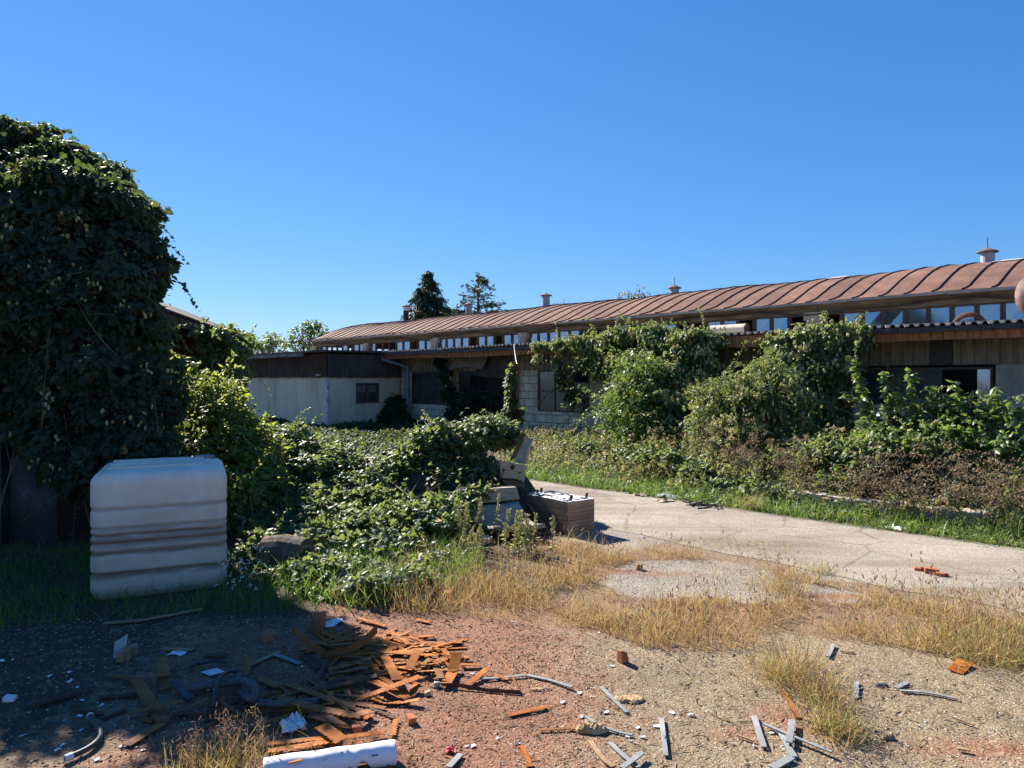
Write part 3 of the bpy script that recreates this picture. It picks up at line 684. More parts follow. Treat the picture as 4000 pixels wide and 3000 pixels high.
K = thing('storage_tank', 'big rusty brown storage tank lying on the canopy at the right edge', 'tank', hw(-s_of(4035, 14.4), 14.4, 2.62), math.atan2(-UY, -UX))
L = 1.5; m = MB().lathe((0, 0, 0), [(.03, -.0), (.14, .015), (.24, .06), (.31, .13), (.345, .22), (.35, .3), (.35, L), (.3, L+.12), (.15, L+.2)], 32)
m.v = [(z-.24, x, y+.36) for x, y, z in m.v]
m.build('shell', simple('pinkish_rust', [(.3, (.05, .03, .026)), (.5, (.12, .07, .058)), (.68, (.26, .18, .155))], 7, .7, .4, .006), K, MT[K.name], smooth=True)
m = MB().lathe((0, 0, .28), [(.352, 0), (.36, .01), (.36, .05), (.352, .06)], 32); m.v = [(z-.24, x, y+.36) for x, y, z in m.v]
m.build('weld_band', M_RUSTD, K, MT[K.name])
# ================================================================ LEFT: VINE-CLAD BUILDING AND OPEN SHED
M_WALLD = simple('dark_render', [(.3, (.02, .018, .017)), (.52, (.045, .042, .04)), (.66, (.09, .088, .085)), (.76, (.22, .22, .215))], 1.6, .95, .5, .015)  # near-black base tone with paler blotches at random
B1 = thing('rendered_outbuilding', 'dark rendered building at the left edge, almost buried under a hanging hop vine', 'building', (-6.2, 6.7, 0))
MB().box(-9.5, -4.45, 6.95, 8.3, 0, 2.9).build('wall', M_WALLD, B1)
MB().box(-5.6, -4.9, 6.82, 6.945, 0, 2.85).build('pilaster', M_WALLD, B1)
MB().box(-9.6, -4.4, 6.8, 8.4, 2.9, 2.98).build('roof_slab', M_DARK, B1)
B2 = thing('open_shed', 'open timber shed with a dark sloping sheet roof between the two hop vines at left', 'shed', (-5.5, 13, 0))
rw = MB(); rows = []
for i in range(13):
    Y = 10.9+i*.12; k_ = .15*i/12; rows.append([(-6.9-k_, Y, 3.2+(.03 if i % 2 else 0)), (-5.65-k_, Y, 2.79+(.03 if i % 2 else 0)), (-4.3-k_*2, Y, 2.30+(.03 if i % 2 else 0))])
rw.grid(rows); SR = rw.build('sheet_roof', simple('old_dark_roof_sheet', [(.3, (.04, .035, .03)), (.7, (.16, .13, .1))], 4), B2, solid=.03)
m = MB()
for Y in (10.95, 11.6, 12.25): m.bar((-6.9, Y, 3.1), (-4.5, Y, 2.27), .07, .12)
m.bar((-4.75, 10.9, 2.16), (-4.85, 12.3, 2.16), .1, .1); m.build('rafter', M_BARK, SR)
for x, Y in ((-4.75, 11.1), (-4.9, 12.2), (-6.6, 11.1)): MB().box(x-.06, x+.06, Y-.06, Y+.06, 0, 2.1 if x > -5 else 2.95).build('post', M_BARK, B2)
MB().prism([(-8.5, 12.33, 0), (-5.1, 12.33, 0), (-5.1, 12.33, 2.42), (-5.8, 12.33, 2.72), (-7.05, 12.33, 3.14), (-8.5, 12.33, 3.14)], (0, .06, 0)).box(-8.5, -6.75, 11.0, 12.25, 0, 2.9).build('back_boarding', M_BOARD, B2)

def stems(mb, C, k, zr=None, r=.006):
    for i in rng.choice(len(C), min(k, len(C)), replace=False):
        p = C[i]+rng.normal(0, .08, 3); q = C[rng.integers(len(C))]
        if np.linalg.norm(p-q) > 1.4: q = p+np.array([rng.normal(0, .2), rng.normal(0, .2), -rng.uniform(.4, 1.2)])
        q = q.copy(); q[2] = max(q[2], .02); md = (p+q)/2+np.array([0, 0, -.12])+rng.normal(0, .05, 3); md[2] = max(md[2], .03)
        ts = np.linspace(0, 1, 7)[:, None]; mb.tube((1-ts)**2*p+2*ts*(1-ts)*md+ts**2*q, r*rng.uniform(.7, 1.4), 5)
def vine(name, label, cat, ells, dens, size, mat, per=12, cones=0, group=None, leaf=LOBED, tb=(.0, 1.0), droop=.45, up=.8, nst=40, f=(.28, .5), conemat=L_CONE, cone_size=.03, shoots=0, gap=.5):
    C, R = lumps(ells, per, f)
    root = thing(name, label, cat, (C[:, 0].mean(), C[:, 1].mean(), max(0, C[:, 2].min()-.1)), 0, group)
    p, nn = on_lumps(C, R, dens, .17)
    g_ = .5*wob(p[:, 0]*1.6+p[:, 1], p[:, 2]*2.1, 1.9)+.5*wob(p[:, 0]*4-p[:, 1], p[:, 2]*5, 1.7, 1.0)
    k_ = rng.random(len(p)) < np.clip(1-gap+1.3*(g_+.15), .12, 1); p, nn = p[k_], nn[k_]
    tip, nr = leaf_dirs(nn, up, .6, .45, droop)
    bag = Bag(); s_ = size*rng.uniform(.6, 1.25, len(p))
    cl = .5+.5*wob(p[:, 0]*1.3, p[:, 2]*1.7+p[:, 1], 1.5)
    bag.add(leaf, p, tip, nr, s_, np.clip(tb[0]+(tb[1]-tb[0])*(.55*rng.random(len(p))+.45*cl)*.97+(rng.random(len(p)) > .985)*.5, 0, 1))
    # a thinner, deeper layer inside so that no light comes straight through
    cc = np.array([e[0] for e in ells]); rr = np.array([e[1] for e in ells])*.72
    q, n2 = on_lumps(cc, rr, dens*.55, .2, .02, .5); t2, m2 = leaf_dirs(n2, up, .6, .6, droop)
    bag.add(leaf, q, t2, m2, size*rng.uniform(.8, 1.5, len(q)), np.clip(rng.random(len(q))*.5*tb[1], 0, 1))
    sm = MB()
    for i in range(shoots):
        j = rng.integers(len(p)); d = nrmz(nn[j]+np.array([0, 0, .55 if droop < .6 else .15])+rng.normal(0, .45, 3)); L = size*rng.uniform(2.5, 8); k = max(5, int(L/(size*.42)))
        t_ = np.linspace(0, 1, k)[:, None]; c_ = p[j]+d*L*t_-UP*L*t_*t_*rng.uniform(.15, .9); c_[:, 2] = np.maximum(c_[:, 2], .02)
        if k > 2: sm.tube(c_[::max(1, k//4)] if len(c_[::max(1, k//4)]) > 1 else c_[[0, -1]], .0035, 3, False)
        td = nrmz(rng.normal(0, .8, (k, 3))+d*.6-UP*droop*.5)
        bag.add(leaf, c_+rng.normal(0, size*.12, (k, 3)), td, nrmz(UP*.8+rng.normal(0, .5, (k, 3))), size*rng.uniform(.5, 1.0, k)*(1.1-.5*t_[:, 0]), np.clip(rng.uniform(.35, 1, k)*tb[1]*.96, 0, .96))
    bag.build('foliage', mat, root)
    if shoots: sm.build('shoot', M_STEMG, root)
    if cones:
        k, kn = on_lumps(C, R*1.12, cones, .1); sel = kn[:, 2] > (-.1 if cone_size > .035 else -.35); k, kn = k[sel], kn[sel]
        g = wob(k[:, 0]*2, k[:, 2]*2+k[:, 1], 1.6) > -.15; k, kn = k[g], kn[g]
        k = np.repeat(k, 3, 0)+rnd(3*len(k), cone_size*.9); b = Bag()
        b.add(SPIN, k, np.tile([0, 0, -1.0], (len(k), 1))+rnd(len(k), .25), rnd(len(k)), np.stack([cone_size*rng.uniform(.6, 1, len(k)), cone_size*1.5*rng.uniform(.7, 1.1, len(k)), cone_size*rng.uniform(.6, 1, len(k))], 1), rng.random(len(k)))
        o = b.build('hop_cone', conemat, root); o['kind'] = 'stuff'
    if nst:
        m = MB(); stems(m, C, nst); m.build('stem', M_STEM, root)
    return root, C
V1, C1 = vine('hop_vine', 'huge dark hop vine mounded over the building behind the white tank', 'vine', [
    ell(-230,640,8.7,190,200,.6), ell(-450,700,8.6,250,260,.7), ell(-60,720,8.8,220,220,.6), ell(100,620,8.9,170,140,.6), ell(60,850,8.2,300,290,.8), ell(290,710,8.4,180,150,.6), ell(310,900,7.5,250,260,.8), ell(440,850,7.7,130,150,.6),  # first two clumps sit unseen past the left edge, added to cast shade
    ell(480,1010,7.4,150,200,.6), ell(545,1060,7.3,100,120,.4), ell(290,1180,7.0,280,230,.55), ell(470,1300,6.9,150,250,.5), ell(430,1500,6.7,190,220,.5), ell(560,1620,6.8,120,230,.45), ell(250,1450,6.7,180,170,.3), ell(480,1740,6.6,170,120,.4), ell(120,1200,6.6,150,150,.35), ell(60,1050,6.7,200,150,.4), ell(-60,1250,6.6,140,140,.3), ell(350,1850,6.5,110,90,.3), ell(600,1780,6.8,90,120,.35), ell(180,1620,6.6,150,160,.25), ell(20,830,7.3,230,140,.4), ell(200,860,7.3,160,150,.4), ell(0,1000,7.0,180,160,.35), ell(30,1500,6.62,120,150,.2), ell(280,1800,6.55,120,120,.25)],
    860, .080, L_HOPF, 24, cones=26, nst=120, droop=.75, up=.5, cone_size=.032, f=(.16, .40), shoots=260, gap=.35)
vine('hop_vine', 'hop vine draped over the lower end of the open shed roof', 'vine', [
    ell(850,1335,11,60,50,.45), ell(900,1312,10.95,50,40,.45), ell(930,1350,11,38,60,.4), ell(800,1300,10.9,40,28,.3), ell(880,1400,11,50,85,.5), ell(892,1490,11,42,95,.45), ell(845,1430,11,55,75,.45), ell(720,1450,10.6,80,55,.4), ell(850,1600,10.8,80,90,.6)],
    380, .085, L_HOP, 13, cones=12, nst=40, droop=.7, shoots=70)
for i, (px, py) in enumerate(((640,1195),(690,1205),(725,1215),(755,1232))):      # wispy shoots above the shed roof
    pass

# ---------------------------------------------------------------- bramble thicket and the creeping hop over the timber heap
BR, CB = vine('bramble_thicket', 'bright sunlit bramble thicket with arching canes right beside the hop vine', 'bush', [
    ell(690,1650,8.0,110,110,.5), ell(800,1580,8.1,120,100,.5), ell(880,1650,7.9,105,120,.5), ell(860,1540,8.2,100,80,.4), ell(940,1760,7.8,110,115,.5), ell(800,1760,7.5,170,120,.5), ell(1000,1880,7.4,110,120,.45), ell(690,1830,7.2,110,120,.4), ell(890,1950,7.0,150,110,.4), ell(1040,1780,7.9,60,90,.4)],
    900, .064, L_BRAM, 15, leaf=OVATE, nst=90, droop=.25, up=.9, shoots=170, gap=.55, f=(.16, .45))
bag = Bag(); m = MB()
for px, py, dx, dy in ((720,1500,130,-25),(760,1470,110,20),(830,1500,110,-60),(860,1480,60,-90),(880,1530,90,-40),(950,1690,110,-60),(700,1540,100,-80),(960,1790,130,10),(780,1420,-60,70),(640,1380,130,60)):
    a, b = P(px, py, 8.0), P(px+dx, py+dy, 7.9); ts = np.linspace(0, 1, 12)[:, None]; md = (a+b)/2+np.array([0, 0, .12])
    c = (1-ts)**2*a+2*ts*(1-ts)*md+ts**2*b; m.tube(c, .005, 5)
    q = np.repeat(c, 2, 0)+rnd(24, .012); bag.add(OVATE, q, nrmz(rnd(24, .6)+UP*.2+(b-a)), nrmz(UP+rnd(24, .4)), .075*rng.uniform(.6, 1.1, 24), rng.uniform(.5, .95, 24))
bag.build('cane_leaf', L_BRAM, BR); m.build('cane', M_STEMG, BR)
heap = [(-2.5, 8.6, .75, .7), (-1.8, 8.3, .62, .8), (-1.3, 8.1, .55, .6), (-.9, 8.3, .62, .7), (-.45, 8.6, .72, .55), (-.1, 8.8, .7, .4), (-1.6, 7.2, .3, .9), (-2.4, 7.1, .3, .8), (-1.0, 6.9, .28, .6), (-2.9, 8.0, .5, .7)]
xs, ys = np.linspace(-4.2, .7, 70), np.linspace(5.6, 10.4, 70); rows = []
for y in ys:
    r_ = []
    for x in xs:
        z = max([h*math.exp(-((x-cx)**2+(y-cy)**2)/(r*r)) for cx, cy, h, r in heap]); z = z*(.8+.2*math.sin(7*x+5*y))-.03
        r_.append((x, y, z))
    rows.append(r_)
tag(MB().grid(rows).build('earth_heap', simple('dark_litter', [(.35, (.03, .023, .015)), (.6, (.085, .06, .038)), (.75, (.2, .14, .085))], 14, .95, .8, .03), smooth=True), kind='structure')
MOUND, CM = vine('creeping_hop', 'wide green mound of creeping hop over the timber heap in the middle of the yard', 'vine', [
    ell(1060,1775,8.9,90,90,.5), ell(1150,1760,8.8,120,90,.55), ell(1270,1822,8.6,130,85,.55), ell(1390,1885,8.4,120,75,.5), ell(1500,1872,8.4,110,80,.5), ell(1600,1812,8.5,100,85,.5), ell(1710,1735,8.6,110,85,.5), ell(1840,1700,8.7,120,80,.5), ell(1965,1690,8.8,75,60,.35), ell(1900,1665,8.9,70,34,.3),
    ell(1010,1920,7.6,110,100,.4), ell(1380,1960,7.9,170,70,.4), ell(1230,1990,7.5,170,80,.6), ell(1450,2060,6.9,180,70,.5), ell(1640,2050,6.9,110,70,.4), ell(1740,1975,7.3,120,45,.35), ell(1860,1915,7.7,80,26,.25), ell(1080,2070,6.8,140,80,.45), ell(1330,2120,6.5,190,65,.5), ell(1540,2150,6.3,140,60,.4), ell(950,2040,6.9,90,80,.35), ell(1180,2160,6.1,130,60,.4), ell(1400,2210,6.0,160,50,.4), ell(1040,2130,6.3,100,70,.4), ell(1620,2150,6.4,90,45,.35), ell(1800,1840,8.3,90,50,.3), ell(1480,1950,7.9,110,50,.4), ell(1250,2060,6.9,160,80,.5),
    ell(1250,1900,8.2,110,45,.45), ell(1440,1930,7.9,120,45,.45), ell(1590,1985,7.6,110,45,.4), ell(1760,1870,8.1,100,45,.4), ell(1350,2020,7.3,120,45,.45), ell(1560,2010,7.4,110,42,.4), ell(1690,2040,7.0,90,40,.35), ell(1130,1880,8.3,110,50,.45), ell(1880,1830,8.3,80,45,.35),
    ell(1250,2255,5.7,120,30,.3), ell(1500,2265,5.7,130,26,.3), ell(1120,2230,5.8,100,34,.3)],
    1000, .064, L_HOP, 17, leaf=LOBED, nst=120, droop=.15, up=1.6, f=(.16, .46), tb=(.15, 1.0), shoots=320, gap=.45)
# shaded ground ivy by the annex
n = 36000; q = np.stack([-rng.uniform(12.6, 27.5, n), 7.7+6.2*rng.random(n)**.75], 1)
hz = np.clip(.13+.13*wob(q[:, 0], q[:, 1], .8), .02, 1)*np.clip((q[:, 1]-9)/2.2, .35, 1)*np.clip((13.95-q[:, 1])/.3+.5, 0, 1.3)
W = np.stack([-UX*q[:, 0]+NX*q[:, 1], -UY*q[:, 0]+NY*q[:, 1], hz*rng.uniform(.4, 1, n)], 1)
keep = (W[:, 0]+.012*W[:, 1]) < .05
W = W[keep]; n = len(W); b = Bag(); tp, nr = leaf_dirs(np.tile(UP, (n, 1))+rnd(n, .4), 1.0, .5, .35, .2)
b.add(LOBED, W, tp, nr, .12*rng.uniform(.6, 1.2, n), rng.random(n)*.9)
tag(b.build('ground_ivy', L_HOPF), kind='stuff')
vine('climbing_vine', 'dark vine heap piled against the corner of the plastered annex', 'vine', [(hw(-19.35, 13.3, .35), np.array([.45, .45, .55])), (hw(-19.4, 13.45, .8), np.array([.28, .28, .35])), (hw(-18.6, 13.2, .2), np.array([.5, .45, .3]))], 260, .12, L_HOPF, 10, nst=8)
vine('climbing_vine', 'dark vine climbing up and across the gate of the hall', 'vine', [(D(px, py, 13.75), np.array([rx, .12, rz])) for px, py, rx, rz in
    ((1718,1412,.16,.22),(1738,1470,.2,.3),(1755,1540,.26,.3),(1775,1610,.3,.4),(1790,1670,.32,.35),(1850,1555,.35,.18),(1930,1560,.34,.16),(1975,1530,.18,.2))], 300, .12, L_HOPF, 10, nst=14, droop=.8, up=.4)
# rusty post in front of the gate with its own vine
pb = P(2008, 1700, 17.6); pt = P(2008, 1432, 17.6)
PO = thing('steel_post', 'rusty steel post with a cross plate standing in front of the hall gate', 'post', (pb[0], pb[1], 0))
MB().box(pb[0]-.06, pb[0]+.06, pb[1]-.06, pb[1]-.05, 0, pt[2]).box(pb[0]-.06, pb[0]+.06, pb[1]+.05, pb[1]+.06, 0, pt[2]).box(pb[0]-.008, pb[0]+.008, pb[1]-.05, pb[1]+.05, 0, pt[2]).build('upright', M_RUSTD, PO)
MB().box(pb[0]-.2, pb[0]+.2, pb[1]-.09, pb[1]+.09, pt[2], pt[2]+.07).build('cross_plate', M_SAWB, PO)
a, b_ = D(2008, 1345, 13.1), P(2022, 1425, 17.6); ts = np.linspace(0, 1, 12)
MB().tube([(1-t_)*a+t_*b_-UP*.12*math.sin(math.pi*t_) for t_ in ts], .012, 5).build('hanging_wire', M_PAPER, PO)
vine('climbing_vine', 'slender sunlit vine winding up the rusty steel post', 'vine', [(P(px, py, 17.5), np.array([rx, .18, rz])) for px, py, rx, rz in
    ((2000,1450,.08,.12),(1992,1490,.11,.2),(1996,1550,.12,.25),(1990,1605,.15,.25),(2005,1650,.18,.22),(2025,1620,.1,.2))], 420, .11, L_HOP, 9, nst=10, droop=.6)

# ---------------------------------------------------------------- vines on the canopy, shrubs in front of the hall
def dell(px, py, d, rx, ry, rd=.35): return (D(px, py, d), np.array([rx/F*depth_d(px, d), rd, ry/F*depth_d(px, d)]))
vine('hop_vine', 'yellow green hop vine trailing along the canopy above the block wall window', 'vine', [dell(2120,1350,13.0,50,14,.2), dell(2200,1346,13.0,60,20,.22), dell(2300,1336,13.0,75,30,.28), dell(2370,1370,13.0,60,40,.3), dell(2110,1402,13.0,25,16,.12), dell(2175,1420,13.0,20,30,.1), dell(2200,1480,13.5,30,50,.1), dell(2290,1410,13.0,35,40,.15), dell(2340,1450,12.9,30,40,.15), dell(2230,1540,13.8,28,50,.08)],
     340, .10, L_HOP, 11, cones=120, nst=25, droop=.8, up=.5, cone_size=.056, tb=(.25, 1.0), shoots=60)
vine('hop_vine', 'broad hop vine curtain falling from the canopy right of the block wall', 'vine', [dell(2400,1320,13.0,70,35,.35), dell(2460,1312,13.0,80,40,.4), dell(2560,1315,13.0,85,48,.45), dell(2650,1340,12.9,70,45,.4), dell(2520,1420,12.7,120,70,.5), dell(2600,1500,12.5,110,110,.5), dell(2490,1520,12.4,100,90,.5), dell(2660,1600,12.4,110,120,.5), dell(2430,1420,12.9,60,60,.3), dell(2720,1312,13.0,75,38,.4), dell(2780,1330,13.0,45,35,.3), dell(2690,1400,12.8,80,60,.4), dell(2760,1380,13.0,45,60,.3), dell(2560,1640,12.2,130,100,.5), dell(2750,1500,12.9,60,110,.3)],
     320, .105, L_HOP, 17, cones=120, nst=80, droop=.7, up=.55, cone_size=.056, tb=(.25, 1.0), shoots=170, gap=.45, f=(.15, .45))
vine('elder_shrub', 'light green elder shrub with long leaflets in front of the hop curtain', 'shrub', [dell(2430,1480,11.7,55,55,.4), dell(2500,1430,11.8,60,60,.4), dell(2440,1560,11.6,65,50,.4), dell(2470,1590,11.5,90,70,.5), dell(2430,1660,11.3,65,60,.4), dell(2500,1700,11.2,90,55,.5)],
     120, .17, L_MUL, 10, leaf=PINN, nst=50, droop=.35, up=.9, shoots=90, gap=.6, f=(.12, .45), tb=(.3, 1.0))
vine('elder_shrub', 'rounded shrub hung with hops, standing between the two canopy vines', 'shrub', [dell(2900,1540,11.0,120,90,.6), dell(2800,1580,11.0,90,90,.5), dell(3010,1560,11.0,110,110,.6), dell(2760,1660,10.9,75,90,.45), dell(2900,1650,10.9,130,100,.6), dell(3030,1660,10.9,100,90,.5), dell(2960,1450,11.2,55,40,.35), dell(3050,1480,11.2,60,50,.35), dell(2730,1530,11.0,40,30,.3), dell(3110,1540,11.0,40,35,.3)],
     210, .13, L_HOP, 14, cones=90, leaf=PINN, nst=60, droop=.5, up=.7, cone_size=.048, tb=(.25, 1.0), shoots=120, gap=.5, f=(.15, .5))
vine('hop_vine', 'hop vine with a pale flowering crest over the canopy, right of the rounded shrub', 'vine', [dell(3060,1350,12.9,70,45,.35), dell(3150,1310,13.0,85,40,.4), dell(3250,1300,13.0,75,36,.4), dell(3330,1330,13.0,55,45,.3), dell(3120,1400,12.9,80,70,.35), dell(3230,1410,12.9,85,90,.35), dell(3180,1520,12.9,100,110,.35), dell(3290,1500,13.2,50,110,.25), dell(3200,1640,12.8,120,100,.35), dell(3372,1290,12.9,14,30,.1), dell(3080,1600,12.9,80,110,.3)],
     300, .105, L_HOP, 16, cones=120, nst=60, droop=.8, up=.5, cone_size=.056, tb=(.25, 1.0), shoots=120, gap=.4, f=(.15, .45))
for lb, es in (('low hop patch creeping through the verge weeds below the elder shrub', ((2560,1790,9.6,90,30), (2650,1800,9.5,90,34), (2720,1830,9.3,70,30), (2480,1770,10.0,70,28))), ('hop patch creeping near the road edge in front of the rounded shrub', ((2900,1900,9.0,80,30), (2990,1920,8.9,80,32), (2820,1880,9.1,60,26))), ('hop patch among the weeds below the block wall window', ((2250,1740,10.8,70,26), (2330,1755,10.5,70,30), (2400,1800,9.9,60,24)))):
    vine('creeping_hop', lb, 'vine', [dell(a, b, d, rx, ry, .35) for a, b, d, rx, ry in es], 480, .085, L_HOP, 12, nst=20, droop=.2, up=1.1, shoots=50, gap=.5, f=(.18, .5), group='creeping hop patches on the verge', tb=(.1, 1.0))
MU, CMU = vine('mulberry_shrub', 'large leafy mulberry shrub with upright shoots below the hall windows at right', 'shrub', [dell(3420,1720,10.4,110,60,.5), dell(3540,1680,10.4,110,70,.5), dell(3660,1640,10.4,100,65,.5), dell(3790,1620,10.4,95,60,.5), dell(3900,1630,10.3,80,50,.5), dell(3600,1770,10.2,120,80,.5), dell(3740,1730,10.2,110,80,.5), dell(3860,1740,10.1,90,80,.5), dell(3960,1720,10.1,60,70,.4), dell(3480,1800,10.2,100,60,.5), dell(3700,1850,10.0,120,60,.4)],
     250, .115, L_MUL, 13, leaf=OVATE, nst=70, droop=.45, up=.9, shoots=90, gap=.55, f=(.15, .5))
bag = Bag(); m = MB()
for (x0, y0), (x1, y1) in (((3405,1740),(3345,1395)),((3350,1560),(3300,1540)),((3490,1720),(3462,1450)),((3500,1580),(3520,1525)),((3575,1720),(3562,1450)),((3660,1660),(3638,1505)),((3690,1620),(3700,1540)),((3760,1660),(3738,1490)),((3880,1620),(3908,1515)),((3960,1650),(3995,1600)),((3620,1640),(3650,1560)),((3800,1600),(3770,1560))):
    a, b_ = D(x0, y0, 10.3), D(x1, y1, 10.25); L = np.linalg.norm(b_-a); k = max(8, int(L/.035)); ts = np.linspace(0, 1, k)[:, None]
    c = a+(b_-a)*ts+.03*np.sin(ts*5)*np.array([1, 0, 0]); m.tube(c, .008, 5)
    an = np.arange(k)*2.4; h = np.stack([np.cos(an), np.sin(an), .15+0*an], 1)
    for rep in range(3):
        bag.add(OVATE, c+rnd(k, .015), nrmz(h*(1 if rep == 0 else -1)+rnd(k, .4)-UP*.25), nrmz(UP+.4*h+rnd(k, .25)), (.18-.06*ts[:, 0])*rng.uniform(.7, 1.15, k), rng.uniform(.5, .97, k))
bag.build('shoot_leaf', L_MUL, MU); m.build('shoot', M_STEMG, MU)
vine('hop_vine', 'low hop vine sprawling over weeds below the tallest mulberry shoot', 'vine', [dell(3260,1770,9.9,100,50,.45), dell(3370,1790,9.8,100,70,.45), dell(3180,1800,10.0,70,40,.4), dell(3480,1760,9.8,120,60,.4), dell(3120,1740,10.6,70,30,.3), dell(3290,1870,9.5,100,60,.35), dell(3560,1740,9.8,70,40,.35)],
     420, .085, L_HOP, 14, cones=24, nst=40, droop=.3, up=1.1, cone_size=.035, shoots=110, gap=.5, f=(.15, .5))

# ---------------------------------------------------------------- weeds on the verge
n = 52000; s_ = rng.uniform(-2, 20, n); d_ = 8.12+rng.power(1.0, n)*5.6
X = UX*s_+NX*d_; Y = UY*s_+NY*d_
keep = (Y > 2) & (X/Y > -.012) & (X/Y < .78); s_, d_, X, Y = s_[keep], d_[keep], X[keep], Y[keep]
hm = np.clip((d_-8.05)*.30, .05, .62)*(.7+.75*wob(X, Y, 1.1)+.3*wob(X, Y, 3.1, .5))*np.clip(1.25-(X < .4)*.7, .3, 1.2)
hm = np.where(X/Y < .19, np.minimum(hm*.75, .40), hm); hm = np.clip(hm, .04, .85)*np.where((X/Y > .5) & (d_ < 8.7), .35, 1)
z = hm*rng.random(len(X))**.8
b = Bag(); n = len(X); tp, nr = leaf_dirs(np.tile(UP, (n, 1))*.5+rnd(n, .6), .9, .5, .5, .1)
brown = np.clip(.5+.5*wob(X*1.5, Y*1.5, .9, 1.0), 0, 1)
tint = np.clip(rng.random(n)*.72+brown*.42*rng.random(n)*2*(z > .12), 0, 1)
kind = rng.random(n)
for T_, lo, hi, sz in ((OVATE, 0, .5, .065), (LOBED, .5, .75, .09), (PINN, .75, 1.01, .12)):
    k = (kind >= lo) & (kind < hi); b.add(T_, np.stack([X, Y, z], 1)[k], tp[k], nr[k], sz*rng.uniform(.5, 1.2, k.sum()), tint[k])
for i in range(620):
    ss, d0 = rng.uniform(-1.5, 13, 1)[0], 8.5+4.6*rng.random()**.8; p = np.array([UX*ss+NX*d0, UY*ss+NY*d0, 0])
    if p[1] < 2 or not -.012 < p[0]/p[1] < .78: continue
    hgt = (rng.uniform(.25, .55)+.4*min(1, (d0-8.4)/2.5)*rng.random())*(.62 if p[0]/p[1] < .19 else 1); k = int(16+hgt*34); q = p+np.array([rng.normal(0, .12), rng.normal(0, .12), hgt]); t_ = rng.uniform(.1, 1, k)[:, None]
    b.add(BLADES[0], p[None], (q-p)[None], rnd(1), np.array([[.008, hgt, hgt]]), np.array([.85]))
    cl_ = rng.choice([.25, .45, .72, .85], p=[.3, .3, .2, .2])
    b.add((OVATE, PINN, LOBED)[rng.integers(3)], p+(q-p)*t_+rnd(k, .03), nrmz(rnd(k)+np.array([0, 0, .1])), nrmz(UP+rnd(k, .45)), .075*rng.uniform(.5, 1.2, k)*(1.1-.5*t_[:, 0]), np.clip(cl_+rng.normal(0, .12, k), 0, 1))
tag(b.build('weeds', L_WEED), kind='stuff')
def grass(name, xy, hmin, hmax, wmin, wmax, mat, tint, lean=.35, z0=0.0):
    b = Bag(); n = len(xy); h = rng.uniform(hmin, hmax, n); w = rng.uniform(wmin, wmax, n); kd = rng.integers(0, 3, n)
    pos = np.concatenate([xy, np.full((n, 1), z0)], 1); tip = nrmz(UP+rnd(n, lean)*np.array([1, 1, .1])); nr = nrmz(rnd(n)*np.array([1, 1, .05]))
    for i in range(3):
        k = kd == i; b.add(BLADES[i], pos[k], tip[k], nr[k], np.stack([w[k], h[k], h[k]], 1), tint[k])
    return b
n = 30000; s_ = rng.uniform(-1.5, 19, n); d_ = 8.02+5.2*rng.random(n)**1.7; X = UX*s_+NX*d_; Y = UY*s_+NY*d_; k = (X/np.maximum(Y, .1) > -.012) & (X/np.maximum(Y, .1) < .78) & (Y > 3)
xy = np.stack([X, Y], 1)[k]; hh = np.clip(.5+.5*wob(xy[:, 0], xy[:, 1], 1.3), 0, 1)
b = grass('g', xy, .05, .26, .003, .008, L_GREEN, np.clip(rng.random(len(xy))*.75+.35*hh*rng.random(len(xy)), 0, 1), .4)
tag(b.build('verge_grass', L_GREEN), kind='stuff')
def dry_weed(label, px, d, nst, h, spread, mix=.0):
    c = D(px, H0+1, d); c[2] = 0
    root = thing('dried_weed', label, 'weed', c, 0, 'dried weeds on the verge'); m = MB(); b = Bag(); h *= 1.12; nst = int(nst*.62); spread *= 1.15
    for i in range(nst):
        p = c+np.array([rng.normal(0, spread), rng.normal(0, spread*.7), 0]); hh = h*rng.uniform(.4, 1.15); q = p+np.array([rng.normal(0, .12), rng.normal(0, .12), hh])
        m.tube([p, (p+q)/2+rng.normal(0, .015, 3), q], [.004, .0035, .002], 4, False)
        for j in range(rng.integers(5, 9)):
            t_ = rng.uniform(.35, 1); a = p+(q-p)*t_; e = a+np.array([rng.normal(0, .09), rng.normal(0, .09), rng.uniform(.04, .15)]); m.tube([a, e], [.0025, .0015], 3, False)
            k = 14; hp = e+rnd(k, 1)*np.array([.04, .04, .010]); b.add(OVATE, hp, rnd(k), nrmz(UP+rnd(k, .5)), .03*rng.uniform(.5, 1.2, k), rng.random(k))
    b.build('seed_head', L_DRY, root); m.build('stalk', M_STEM, root)
for lb, px, d, k, h, sp in (('clump of brown dried weeds standing before the block wall', 2340, 11.2, 14, .62, .3), ('sparse brown dried weeds in front of the elder shrub', 2520, 10.4, 14, .6, .3), ('tall dried brown weeds in front of the rounded shrub, on its road side', 2830, 9.8, 24, .78, .32), ('dried brown weeds below the middle of the rounded shrub', 2960, 9.6, 22, .72, .28),
        ('dried weeds between the rounded shrub and the low sprawling hop', 3090, 9.6, 16, .62, .26), ('dried weeds in front of the low sprawling hop vine', 3290, 9.25, 20, .55, .28), ('thick dried brown weeds under the mulberry shrub, left half', 3520, 9.1, 26, .58, .34), ('thick dried brown weeds under the mulberry shrub, right half', 3740, 9.0, 30, .66, .34), ('dried brown weeds at the right edge of the photo beside the road', 3950, 8.9, 32, .72, .34), ('dried weed stand close to the low concrete ledge', 3430, 8.85, 14, .42, .25), ('short dried weeds on the verge behind the notched timber', 2180, 11.5, 10, .5, .35)):
    dry_weed(lb, px, d, k, h, sp)
LW = MB(); 
